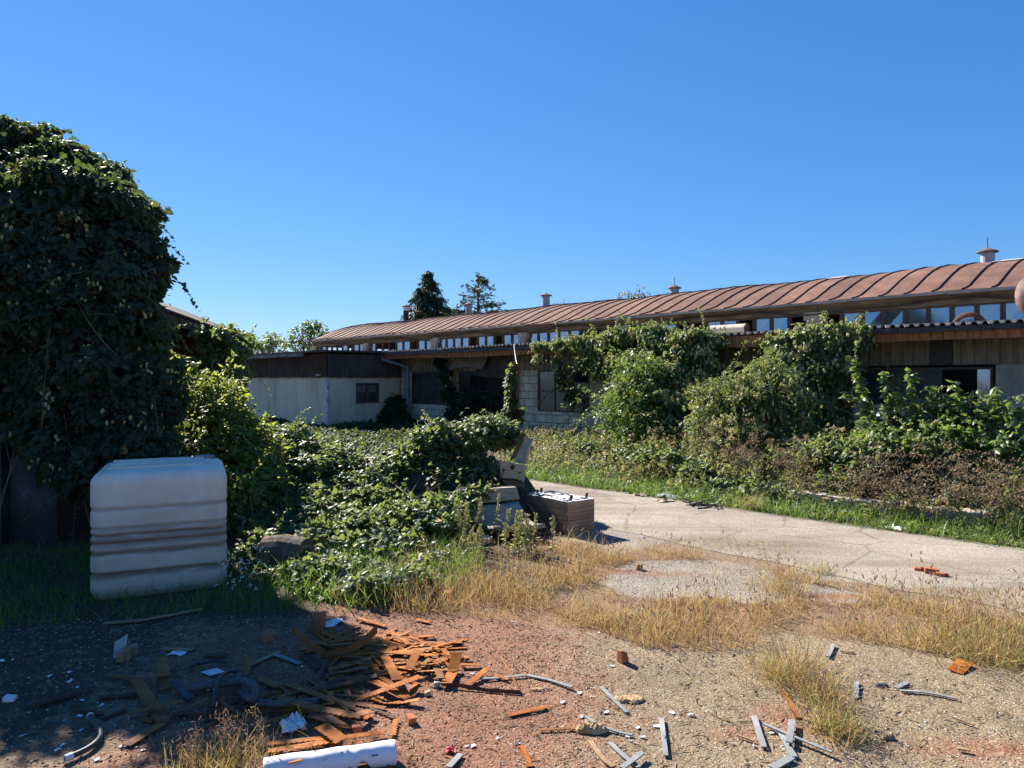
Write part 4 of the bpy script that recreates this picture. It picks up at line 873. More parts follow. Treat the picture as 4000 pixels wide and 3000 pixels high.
for i in range(8):
    a = -s_of(3010+i*105, 8.95); e = -s_of(3010+(i+1)*105, 8.95)
    LW.box(a+.004, e-.004, 8.95+random.uniform(-.015, .015), 9.2, 0, .15+random.uniform(-.015, .015))
lw = LW.build('low_wall', M_CONC, None, HF, bevel=.01); tag(lw, 'low broken concrete ledge half hidden by weeds on the far side of the road', 'wall')

# ---------------------------------------------------------------- grass in the yard
gp_ = np.array(gpoly(GRASS)); xy = fill(gpoly(GRASS), 33000)
wv = wob(xy[:, 0], xy[:, 1], 1.2); thin = in_poly(xy+np.stack([.12*wob(xy[:, 0], xy[:, 1], 2), .12*wob(xy[:, 1], xy[:, 0], 2, 2)], 1), gpoly(PALE))
dd = NX*xy[:, 0]+NY*xy[:, 1]
keep = (rng.random(len(xy)) < np.clip(.44+.9*wv+.7*wob(xy[:, 0], xy[:, 1], 3.3)+.3*(xy[:, 0] > 1.6), .06, 1)) & ~(thin & (rng.random(len(xy)) > .06)) & ~((dd > 5.6) & (rng.random(len(xy)) > .12))
xy = xy[keep]
left = np.clip((.3-xy[:, 0])/1.0, 0, 1)
gz = wob(xy[:, 0], xy[:, 1], .9, 2.0)
base_t = np.clip(rng.random(len(xy))*.72+.28*(rng.random(len(xy)) < .24+.4*left+.3*(xy[:, 0] > 2.3)+.35*gz), 0, 1)
b = grass('g', xy, .03, .14, .002, .005, L_GRASS, base_t, .65)
k = rng.random(len(xy)) < np.clip(.12+.25*left, 0, 1); q = xy[k]; n = len(q)
b2 = grass('g', q, .13, .30, .002, .004, L_GRASS, rng.random(n)*.95, .35); b.V += b2.V; b.T += [T_+b.n for T_ in b2.T]; b.t += b2.t; b.n += b2.n
tag(b.build('dry_grass', L_GRASS), kind='stuff')
k = rng.random(len(xy)) < .085; q = xy[k]; n = len(q); hz = rng.uniform(.06, .17, n)*(1+.6*np.clip((.3-q[:, 0]), 0, 1)+.6*np.clip(q[:, 0]-2.2, 0, 1)); b = Bag(); b.add(BLADES[0], np.concatenate([q, np.zeros((n, 1))], 1), np.tile(UP, (n, 1))+rnd(n, .05), rnd(n)*np.array([1, 1, .05]), np.stack([np.full(n, .0022), hz+.01, hz+.01], 1), np.full(n, .9))
b.add(SPIN, np.concatenate([q, hz[:, None]], 1), nrmz(UP+rnd(n, .5)), rnd(n), np.stack([.008*rng.uniform(.7, 1.3, n), .036*rng.uniform(.6, 1.4, n), .008*rng.uniform(.7, 1.3, n)], 1), rng.random(n))
tag(b.build('foxtail_seed_heads', L_FOX), kind='stuff')
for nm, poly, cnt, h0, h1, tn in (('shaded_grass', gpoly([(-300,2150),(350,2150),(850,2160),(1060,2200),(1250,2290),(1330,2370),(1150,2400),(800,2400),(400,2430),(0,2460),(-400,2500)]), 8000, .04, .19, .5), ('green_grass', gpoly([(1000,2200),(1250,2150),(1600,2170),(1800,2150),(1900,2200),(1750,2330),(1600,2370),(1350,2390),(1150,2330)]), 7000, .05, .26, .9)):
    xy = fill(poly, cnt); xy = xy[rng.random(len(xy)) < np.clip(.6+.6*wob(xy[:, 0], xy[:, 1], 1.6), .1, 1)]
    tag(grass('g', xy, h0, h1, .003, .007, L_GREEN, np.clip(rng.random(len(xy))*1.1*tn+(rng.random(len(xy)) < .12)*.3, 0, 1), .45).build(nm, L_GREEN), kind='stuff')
n = 7000; xy = fill(gpoly([(1000,2210),(1500,2180),(1760,2200),(1700,2330),(1450,2370),(1200,2340)]), n); b = Bag(); z = rng.uniform(.01, .2, n)*np.clip(.6+.6*wob(xy[:, 0], xy[:, 1], 2), .1, 1)
tp, nr = leaf_dirs(np.tile(UP, (n, 1))+rnd(n, .5), 1, .5, .4, .1); b.add(LOBED, np.concatenate([xy, z[:, None]], 1), tp, nr, .055*rng.uniform(.6, 1.3, n), rng.random(n)*.9)
tag(b.build('ground_herbs', L_HOP), kind='stuff')
def tuft(label, px, py, n, h, r, green, name='grass_tuft', heads=0):
    c = G(px, py); root = thing(name, label, 'grass tuft', c, 0, 'grass tufts in the yard')
    xy = c[:2]+rng.normal(0, r, (n, 2)); b = Bag(); g0 = grass('g', xy, h*.4, h, .002, .005, None, np.where(rng.random(n) < green, rng.uniform(.78, 1, n), rng.uniform(.1, .75, n)), .55)
    g0.build('blade', L_GRASS, root)
    if heads:
        m = MB(); b = Bag()
        for i in range(heads):
            p = c+np.array([rng.normal(0, r), rng.normal(0, r), 0]); q = p+np.array([rng.normal(0, .08), rng.normal(0, .08), h*rng.uniform(.8, 1.35)]); m.tube([p, (p+q)/2, q], .0012, 3, False)
            k = 16; tt = rng.uniform(.55, 1, k)[:, None]; b.add(SPIN, p+(q-p)*tt+rnd(k, .018), rnd(k)+UP, rnd(k), np.stack([np.full(k, .003), np.full(k, .022), np.full(k, .003)], 1), rng.random(k))
        m.build('stalk', M_STEM, root); b.build('seed_head', L_FOX, root)
tuft('tall yellow green grass tuft growing through the gravel, nearest the row of grass', 3080, 2660, 420, .26, .10, .4, heads=10)
tuft('middle part of the ragged grass tuft line in the gravel', 3200, 2740, 260, .2, .07, .35, heads=6)
tuft('small grass tuft nearest the camera in the right gravel', 3265, 2865, 300, .2, .06, .55, heads=6)
tuft('sunlit feathery grass tuft at the bottom edge beside the white pipe', 880, 2990, 360, .16, .11, .35, heads=16)
tuft('feathery grass tuft at the bottom edge, left of the rusty blades', 720, 3050, 110, .14, .06, .4, heads=6)
tuft('grass tuft at the far road edge in front of the weeds', 2935, 1990, 160, .32, .07, .25)
tuft('spiky brown grass tuft on the pale gravel patch', 3050, 2310, 240, .22, .10, .25, heads=6)
tuft('lone low grass tuft on the road side of the grass strip', 3215, 2240, 120, .12, .07, .3)
tuft('long grass tuft at the right edge of the yard', 3900, 2560, 500, .3, .2, .6, heads=20)
def pigweed(label, px, py, h, k):
    c = G(px, py); root = thing('pigweed', label, 'weed', c, 0, 'green pigweeds by the timber'); m = MB(); b = Bag()
    for i in range(k):
        p = c+np.array([rng.normal(0, .09), rng.normal(0, .07), 0]); q = p+np.array([rng.normal(0, .06), rng.normal(0, .05), h*rng.uniform(.55, 1.05)]); m.tube([p, q], .003, 4, False)
        n = 26; t_ = rng.uniform(.55, 1, n)[:, None]; b.add(SPIN, p+(q-p)*t_+rnd(n, .006), nrmz(rnd(n, .5)+UP), rnd(n), np.stack([np.full(n, .013), np.full(n, .035), np.full(n, .013)], 1), rng.uniform(.4, 1, n))
        n = 8; t_ = rng.uniform(.1, .6, n)[:, None]; b.add(OVATE, p+(q-p)*t_, nrmz(rnd(n)*np.array([1, 1, .2])), nrmz(UP+rnd(n, .4)), .055*rng.uniform(.6, 1.2, n), rng.uniform(.2, .5, n))
    b.build('flower_spike', L_CONE, root); m.build('stalk', M_STEMG, root)
pigweed('green pigweed with upright flower spikes left of the curved chute', 1790, 2130, .4, 9)
pigweed('dense green pigweed with many spikes in front of the curved chute', 2040, 2165, .4, 18)
pigweed('single pigweed spike growing in front of the plank', 1893, 2110, .42, 3)
pigweed('low pigweed at the foot of the upright board', 1830, 2190, .3, 8)
r_ = thing('white_aster', 'small white flowering aster in the shade right of the white tank', 'flower', G(960, 2330)); m = MB(); b = Bag()
c = G(960, 2330)
for i in range(46):
    p = c+np.array([rng.normal(0, .07), rng.normal(0, .07), 0]); q = p+np.array([rng.normal(0, .06), rng.normal(0, .05), rng.uniform(.06, .36)]); m.tube([p, q], .0015, 3, False)
    k = 3; b.add(NUG, q+rnd(k, .008), rnd(k), rnd(k), np.full((k, 3), .013)*rng.uniform(.6, 1.1, (k, 1)), rng.random(k))
b.build('flower_head', M_PAPER, r_); m.build('stalk', M_STEMG, r_)

# ---------------------------------------------------------------- trees beyond the hall
def conifer(label, px, ytop, Y, halfw, mat, n_tier, per, droop, up0, name='spruce_tree', seed=1, gap=0.0):
    g = np.random.default_rng(seed); base = np.array([(px-2000)/F*Y, Y, 0]); top = P(px, ytop, Y)[2]; w = halfw/F*Y
    root = thing(name, label, 'tree', base)
    MB().tube([base, base+UP*top*.5, base+UP*top*.98], [.28, .18, .02], 8).build('trunk', M_BARK, root)
    m = MB(); b = Bag(); z0 = 2.2
    for i in range(n_tier):
        f = i/(n_tier-1); z = z0+(top-z0)*(f**.9); L = w*(1-f)**.75*1.0+.12
        for j in range(max(4, int(per*(1-f*.5)))):
            if g.random() < gap: continue
            a = g.uniform(0, 6.28); l = L*g.uniform(.6, 1.12); d = np.array([math.cos(a), math.sin(a), 0])
            zz = z+g.normal(0, .12); e = base+d*l+UP*(zz+up0*l-droop*l*.35); s0 = base+UP*zz; mid = (s0+e)/2+UP*(.12*l)
            ts = np.linspace(0, 1, 6)[:, None]; c = (1-ts)**2*s0+2*ts*(1-ts)*mid+ts**2*e; m.tube(c, [.03, .025, .02, .015, .01, .006], 4, False)
            k = int(9+l*15); t = g.uniform(.2, 1, k)[:, None]; q = (1-t)**2*s0+2*t*(1-t)*mid+t**2*e
            side = np.array([-d[1], d[0], 0])*g.normal(0, .28, (k, 1))*l*(1.15-t)
            q = q+side+g.normal(0, .05, (k, 3)); tp = nrmz(d*.6+side*1.2+g.normal(0, .3, (k, 3))-UP*droop*.9+UP*up0*.6)
            b.add(SPRAY, q, tp, nrmz(UP+g.normal(0, .5, (k, 3))), g.uniform(.18, .38, k), g.random(k))
    m.build('limb', M_BARK, root); b.build('crown', mat, root); return root
conifer('tall dark spruce with drooping branches rising behind the hall roof', 1673, 1062, 52, 185, L_CONIF, 34, 13, .8, .05, seed=4, gap=.1)
conifer('open bluish green pine with upturned branches behind the hall roof, right of the spruce', 1868, 1083, 50, 205, L_PINE, 12, 12, .1, .3, 'pine_tree', seed=8, gap=.15)
def broadleaf(label, px, Y, ells, size, dens, mat, name, cat='tree', leaf=OVATE, per=14, bare=0):
    C, R = lumps(ells, per, (.25, .42)); base = np.array([(px-2000)/F*Y, Y, 0]); root = thing(name, label, cat, base)
    p, nn = on_lumps(C, R, dens, .2, .5, .6); tp, nr = leaf_dirs(nn, .7, .5, .6, .3); b = Bag(); b.add(leaf, p, tp, nr, size*rng.uniform(.6, 1.3, len(p)), rng.random(len(p))); b.build('crown', mat, root)
    m = MB(); fork = base+UP*(C[:, 2].mean()*.55); m.tube([base, fork], [.2, .14], 8)
    m.build('trunk', M_BARK, root); m = MB()
    for i in rng.choice(len(C), min(len(C), 26), replace=False): m.tube([fork, (fork+C[i])/2+rng.normal(0, .15, 3), C[i]], [.06, .035, .012], 5, False)
    for i in range(bare):
        a = fork+UP*.8+rng.normal(0, .2, 3); e = P(2590+i*22, 1150-7*(i % 3), Y); k1 = (a+e)/2+rng.normal(0, .2, 3); m.tube([a, k1, e], [.05, .03, .012], 5, False)
        for j in range(4): f = k1+(e-k1)*(.4+.18*j); m.tube([f, f+rng.normal(0, .35, 3)], [.012, .004], 3, False)
    m.build('limb', M_BARK, root); return root
broadleaf('round dark green tree touching the left end of the hall roof', 1205, 42, [ell(1205,1310,42,62,58), ell(1150,1345,42,42,38), ell(1245,1300,42,36,48), ell(1210,1275,42,36,28), ell(1160,1310,42,34,34), ell(1240,1350,42,40,30)], .2, 26, L_TREE, 'round_tree')
broadleaf('flat topped yellow green locust tree at the far left behind the annex', 1040, 55, [ell(1040,1330,55,54,22), ell(1000,1345,55,36,16), ell(1080,1340,55,42,20), ell(1060,1313,55,34,11), ell(1020,1362,55,52,13), ell(1090,1365,55,40,12)], .38, 13, L_LOC, 'locust_tree', leaf=PINN5)
broadleaf('thin yellowing birch with bare twigs behind the hall roof', 2470, 46, [ell(2440,1150,46,32,30), ell(2490,1140,46,28,28), ell(2420,1170,46,24,20), ell(2530,1160,46,26,22), ell(2480,1170,46,40,20), ell(2590,1165,46,30,14)], .17, 15, L_BIR, 'birch_tree', per=10, bare=5)
broadleaf('small leafy treetop just showing above the roof beside the middle vent', 2195, 40, [ell(2195,1188,40,22,18), ell(2180,1200,40,18,12), ell(2212,1198,40,18,14)], .26, 16, L_LOC, 'sapling', leaf=PINN)
broadleaf('low bushy tree peeping over the roof between the spruce and the pine', 1790, 56, [ell(1775,1215,56,30,22), ell(1750,1228,56,24,16), ell(1960,1228,56,38,14), ell(1830,1225,56,36,18)], .3, 14, L_PINE, 'bushy_tree')
# ================================================================ THE WHITE TANK
def make_tank():
    c0 = np.array([-2.60, 5.26, 0]); root = thing('water_tank', 'grimy white ribbed plastic tank standing in the shade below the hop vine', 'tank', c0, math.radians(24))
    W, Dp, Hh = .92, .9, .92; n = 22
    def ring(inset, z, rc):
        hx, hy = W/2-inset, Dp/2-inset; pts = []
        rc = max(rc-inset*.3, .03)
        for cx, cy, a0 in ((hx-rc, -hy+rc, -90), (hx-rc, hy-rc, 0), (-hx+rc, hy-rc, 90), (-hx+rc, -hy+rc, 180)):
            for k in range(n//2): a = math.radians(a0+90*k/(n//2-1)); pts.append((cx+rc*math.cos(a), cy+rc*math.sin(a)))
        out = []
        for i in range(len(pts)):
            a, b = np.array(pts[i]), np.array(pts[(i+1) % len(pts)])
            L = np.linalg.norm(b-a)
            for k in range(12 if L > .3 else 1): out.append(a+(b-a)*k/(12 if L > .3 else 1))
        return [(p[0], p[1]+Dp/2, z) for p in out]
    gro = [(.655, .008, .016), (.515, .009, .012), (.465, .014, .014), (.405, .012, .012), (.335, .011, .014), (.185, .015, .014), (.05, .006, .02)]
    rows = []
    for k in range(110):
        z = Hh*k/109; ins = sum(a*math.exp(-((z-zc)/w)**2) for zc, a, w in gro)
        if z > Hh-.085: q = (z-(Hh-.085))/.085; ins += .085*(1-math.sqrt(max(0, 1-q*q)))
        if z < .05: ins += .03*(1-z/.05)
        rows.append(ring(ins, z, .085))
    m = MB(); k = len(rows[0]); V = [p for r in rows for p in r]
    fs = [(i*k+j, i*k+(j+1) % k, (i+1)*k+(j+1) % k, (i+1)*k+j) for i in range(len(rows)-1) for j in range(k)]+[tuple(range(k))[::-1]]
    top = rows[-1]; cx = np.mean([p[0] for p in top]); cy = np.mean([p[1] for p in top]); lv = len(V)
    for f_ in (.97, .9, .6, .0):
        V += [(cx+(p[0]-cx)*f_, cy+(p[1]-cy)*f_, Hh+(.004 if f_ > .9 else .012)) for p in top]
    for g in range(4):
        b0 = (len(rows)-1+g)*k; fs += [(b0+j, b0+(j+1) % k, b0+k+(j+1) % k, b0+k+j) for j in range(k)]
    m.add(V, fs)
    t = NT('grimy_white_plastic'); z_ = t.sep(t.co())[2]
    base = t.ramp(t.noise(2.5, 6, .65), [(.3, (.60, .515, .41)), (.65, (.78, .70, .58))])
    smear = t.noise(3, 7, .7, t.co((1.2, 1.2, 9)))
    # brown streaks that collect in the ribs, each with its own ragged edge
    zz = t.math('ADD', z_, t.math('MULTIPLY', t.math('SUBTRACT', smear, .5), .05))
    st = t.ramp(zz, [(.0, .7), (.06, .45), (.14, .35), (.175, .9), (.195, .85), (.215, .35), (.31, .32), (.33, .9), (.345, .75), (.37, .45), (.395, .7), (.42, .85), (.45, .65), (.47, .9), (.485, .4), (.51, .65), (.525, .5), (.54, .2), (.635, .15), (.65, .5), (.662, .4), (.68, .10), (.8, .04), (.9, 0.0)])
    c = t.mix(t.math('MULTIPLY', st, t.ramp(smear, [(.3, .6), (.5, 1.0)])), base, (.13, .068, .026))
    c = t.mix(t.ramp(t.noise(11, 6, .75, t.co((1, 1, 3))), [(.58, 0.0), (.72, .3)]), c, (.24, .2, .16))
    t.bsdf(c, .5, t.bump(t.noise(18, 4), .08, .004), 0, .4)
    M_ = MT[root.name]; m.build('body', t.m, root, M_, smooth=True)
    r2 = MB()
    for y, z in ((.16, .0), (.40, .006), (.63, .0)):
        r2.tube([(-.36, y, Hh+.008), (0, y, Hh+.012+z), (.30, y, Hh+.008)], .022, 8)
    r2.build('moulded_rib', t.m, root, M_, smooth=True)
    MB().tube([(.30, .72, Hh+.0), (.30, .72, Hh+.03)], .085, 20).build('screw_cap', simple('stained_cap', [(.3, (.12, .12, .11)), (.7, (.3, .3, .28))], 9, .6), root, M_)
make_tank()

# ================================================================ TIMBER ON AND AROUND THE HEAP
A_ = np.array([.567, 7.22, 0]); e1, e2 = np.array([.813, .582, 0]), np.array([-.617, .787, 0])
M_LAM = wood('laminated_dark_timber', (.06, .045, .035), (.19, .145, .11), 3, (.6, .6, 16), .9)
M_LAMF = wood('laminated_tan_timber', (.23, .145, .085), (.58, .40, .25), 3, (.6, .6, 16), .9)
BX = thing('timber_block', 'boxy laminated timber stack with peeling white top at the road edge', 'timber block', A_+e1*.18+e2*.32, math.atan2(e1[1], e1[0]))
def bx(a, b, z): return A_+e1*a+e2*b+UP*z
m = MB(); zs = 0.0
for k in range(9):
    j = random.uniform(-.004, .004); z1 = .345*(k+1)/9
    m.hexa([bx(j, .0+j, zs), bx(.36+j, j, zs), bx(.36+j, .65, zs), bx(j, .65, zs), bx(j, j, z1-.002), bx(.36+j, j, z1-.002), bx(.36+j, .65, z1-.002), bx(j, .65, z1-.002)]); zs = z1
m.build('laminated_body', M_LAMF, BX)
m = MB().hexa([bx(-.007, .004, .01), bx(-.006, .004, .01), bx(-.006, .646, .01), bx(-.007, .646, .01), bx(-.007, .004, .338), bx(-.006, .004, .338), bx(-.006, .646, .338), bx(-.007, .646, .338)]); m.build('dark_side', M_LAM, BX)  # left face covered by a thin sheet of the darker timber
m = MB()
for i in range(44):
    a, b = rng.uniform(.0, .30), rng.uniform(.0, .56); l, w = rng.uniform(.05, .16), rng.uniform(.02, .07); c = [bx(a+u, b+v, .348+rng.uniform(0, .022)) for u, v in ((0, 0), (w, .01), (w, l), (0, l))]
    m.add(c, [(0, 1, 2, 3)])
m.add([bx(.0, .0, .3475), bx(.36, .0, .3475), bx(.36, .65, .3475), bx(.0, .65, .3475)], [(0, 1, 2, 3)])
m.build('peeling_top', simple('peeling_white_veneer', [(.3, (.2, .19, .18)), (.5, (.5, .5, .5)), (.7, (.72, .72, .72))], 14, .7, .4, .006), BX, solid=.003)
for a, b in ((.08, .05), (.30, .06), (.05, .55), (.16, .62)):
    m = MB(); p = bx(a, b, .35); m.bar(p, p+np.array([.012, 0, .055]), .028, .005); m.build('metal_strap', M_RUSTD, BX)
def slab(name, label, cat, pts, vec, mat, bevel=.006, holes=(), group=None, extra=None):
    pts = [np.array(p) for p in pts]; c = np.mean(pts, 0); c[2] = min(p[2] for p in pts)
    r = thing(name, label, cat, c, 0, group) if holes else None
    o = MB().prism(pts, vec).build('block' if holes else name, mat, r, bevel=bevel)
    if not holes: tag(o, label, cat, group)
    nrm = np.cross(pts[1]-pts[0], pts[2]-pts[1]); nrm /= np.linalg.norm(nrm)
    if nrm[1] > 0: nrm = -nrm
    for px, py, Y, rad, sq in holes:
        h = P(px, py, Y); 
        MB().tube([h+nrm*.002-nrm*.03, h+nrm*.006], rad, 4 if sq else 14).build('metal_plate' if sq else 'bolt_hole', M_RUSTD if sq else M_RUBBER, r)
    return o
yb = 8.2
q = [P(1951,1799,8.2), P(2056,1819,8.2), P(2048,1888,8.2), P(2036,1878,8.2), P(2020,1872,8.2), P(1957,1868,8.2)]
slab('notched_timber', 'thick notched beam end with two bolt holes jutting out of the vine heap', 'timber', q, P(1888,1786,8.75)-P(1951,1799,8.2), M_WTAN, holes=((1968,1836,8.2,.016,0), (2031,1846,8.2,.014,0), (2002,1825,8.2,.035,1)))
slab('timber_offcut', 'dark hollowed timber offcut wedged under the notched beam', 'timber', [P(1962,1872,8.25), P(2040,1880,8.25), P(2052,1905,8.25), P(2000,1900,8.25), P(1965,1888,8.25)], (-.15, .5, .03), M_WBROWN)
slab('broken_board', 'dark splintered board leaning upright behind the notched beam', 'board', [P(2030,1680,8.7), P(2042,1678,8.7), P(2044,1720,8.65), P(2012,1790,8.6), P(1990,1800,8.6), P(2018,1735,8.65)], (.02, .07, 0), M_WBROWN, .003)
slab('broken_board', 'pale splintered board leaning beside the dark one above the notched beam', 'board', [P(2052,1708,8.6), P(2066,1716,8.6), P(2078,1712,8.6), P(2058,1770,8.5), P(2050,1812,8.45), P(2006,1806,8.45), P(2034,1750,8.55)], (.03, .06, 0), M_WGREY, .003)
slab('thick_plank', 'thick grey brown plank lying on top of the curved chute', 'plank', [P(1845,1912,7.55), P(2018,1902,7.55), P(2032,1950,7.5), P(1866,1968,7.5)], P(1838,1905,7.95)-P(1852,1912,7.55), M_WGREY, .01)
slab('upright_board', 'short upright timber board half covered by the vine, left of the pigweed', 'board', [P(1688,2150,6.67), P(1735,2140,6.72), P(1731,2034,6.72), P(1686,2044,6.67)], (-.16, .35, .0), M_WBROWN, .006)
slab('flat_board', 'flat weathered board lying low in the grass below the curved chute', 'board', [P(1800,2105,6.95), P(1880,2125,6.7), P(1925,2095,6.9), P(1850,2075,7.2)], (0, 0, -.09), M_WTAN, .006)
m = MB(); rows = []
for i in range(15):
    f = i/14; r_ = []
    for j in range(9):
        g = j/8; top = P(1808+219*g, 1972-8*g, 7.5-.03*g); bot = P(1936+195*g, 2062-10*g, 6.95+.03*g)
        p = top+(bot-top)*f; p[2] -= .10*math.sin(math.pi*f)*.9+.045*math.sin(math.pi*g)*(1-abs(f-.5)); r_.append(p)
    rows.append(r_)
CH = m.grid(rows).build('curved_chute', simple('mossy_grey_concrete', [(.3, (.15, .13, .10)), (.55, (.29, .255, .205)), (.75, (.42, .38, .32))], 6, .95, .5, .008), smooth=True, solid=.045)
tag(CH, 'curved grey concrete chute sagging between the plank and the timber block', 'chute')
lg = P(1110, 2215, 5.95); LG = thing('old_log', 'old hollow log end half sunk in the vine right of the white tank', 'log', (lg[0], lg[1], 0))
m = MB(); cc = np.array([lg[0], lg[1], .15]); m.tube([cc+np.array([-.16, .02, -.01]), cc+np.array([.0, 0, .0]), cc+np.array([.19, -.05, -.01])], [.14, .15, .135], 18); m.build('bark', M_BARK, LG)
m = MB(); m.tube([cc+np.array([.19, -.05, -.01]), cc+np.array([.194, -.051, -.01])], .11, 18); m.build('cut_face', M_WBROWN, LG)
m = MB(); a, b = P(1330, 2075, 6.75), P(1425, 2085, 6.7); m.tube([a, (a+b)/2+UP*.01, b], [.05, .055, .045], 10); tag(m.build('rotten_branch', M_WBROWN), 'short rotten branch lying on the creeping hop', 'branch')

# ================================================================ RUSTY SAW BLADES, SLATS AND SCRAP ON THE GROUND
def strip_mesh(pts, w, teeth=0.0, pitch=.024, th=.003, roll=0.0, edge=False):
    pts = [np.array(p, float) for p in pts]; seg = [np.linalg.norm(b-a) for a, b in zip(pts, pts[1:])]; L = sum(seg)
    cs = np.concatenate([[0], np.cumsum(seg)]); PT = np.array(pts)
    at = lambda s: np.array([np.interp(s, cs, PT[:, k]) for k in range(3)])
    n = max(3, int(L/pitch)); rows = []
    for i in range(n+1):
        s = L*i/n; p = at(s); t = at(min(L, s+.01))-at(max(0, s-.01)); t[2] = 0; t /= np.linalg.norm(t)+1e-9
        side = UP if edge else nrmz(np.array([t[1], -t[0], roll]))
        ups = [w/2-teeth, w/2] if teeth and 0 < i < n else [w/2]
        for u in ups: rows.append((p-side*w/2, p+side*u, t*0))
    m = MB(); nr = np.array([0, 0, th]) if not edge else np.array([th, 0, 0]); V = []
    for a, b, _ in rows: V += [a, b, a+nr, b+nr]
    fs = []
    for i in range(len(rows)-1):
        o, q = 4*i, 4*i+4; fs += [(o+2, o+3, q+3, q+2), (o, q, q+1, o+1), (o+1, q+1, q+3, o+3), (o, o+2, q+2, q)]
    fs += [(0, 1, 3, 2), (4*len(rows)-4, 4*len(rows)-2, 4*len(rows)-1, 4*len(rows)-3)]
    return m.add(V, fs)
def z5(x, y): return (900+x*.4521, 2250+y*.4521)
def z4(x, y): return (x*.4521, 2250+y*.4521)
def z6(x, y): return (1800+x*.4521, 2250+y*.4521)
def z7(x, y): return (2800+x*.5425, 2100+y*.5425)
def on_ground(pp, zs):
    return [G(px, py, z) for (px, py), z in zip(pp, zs)]
SAWG = 'rusty saw blade pieces strewn on the ground'
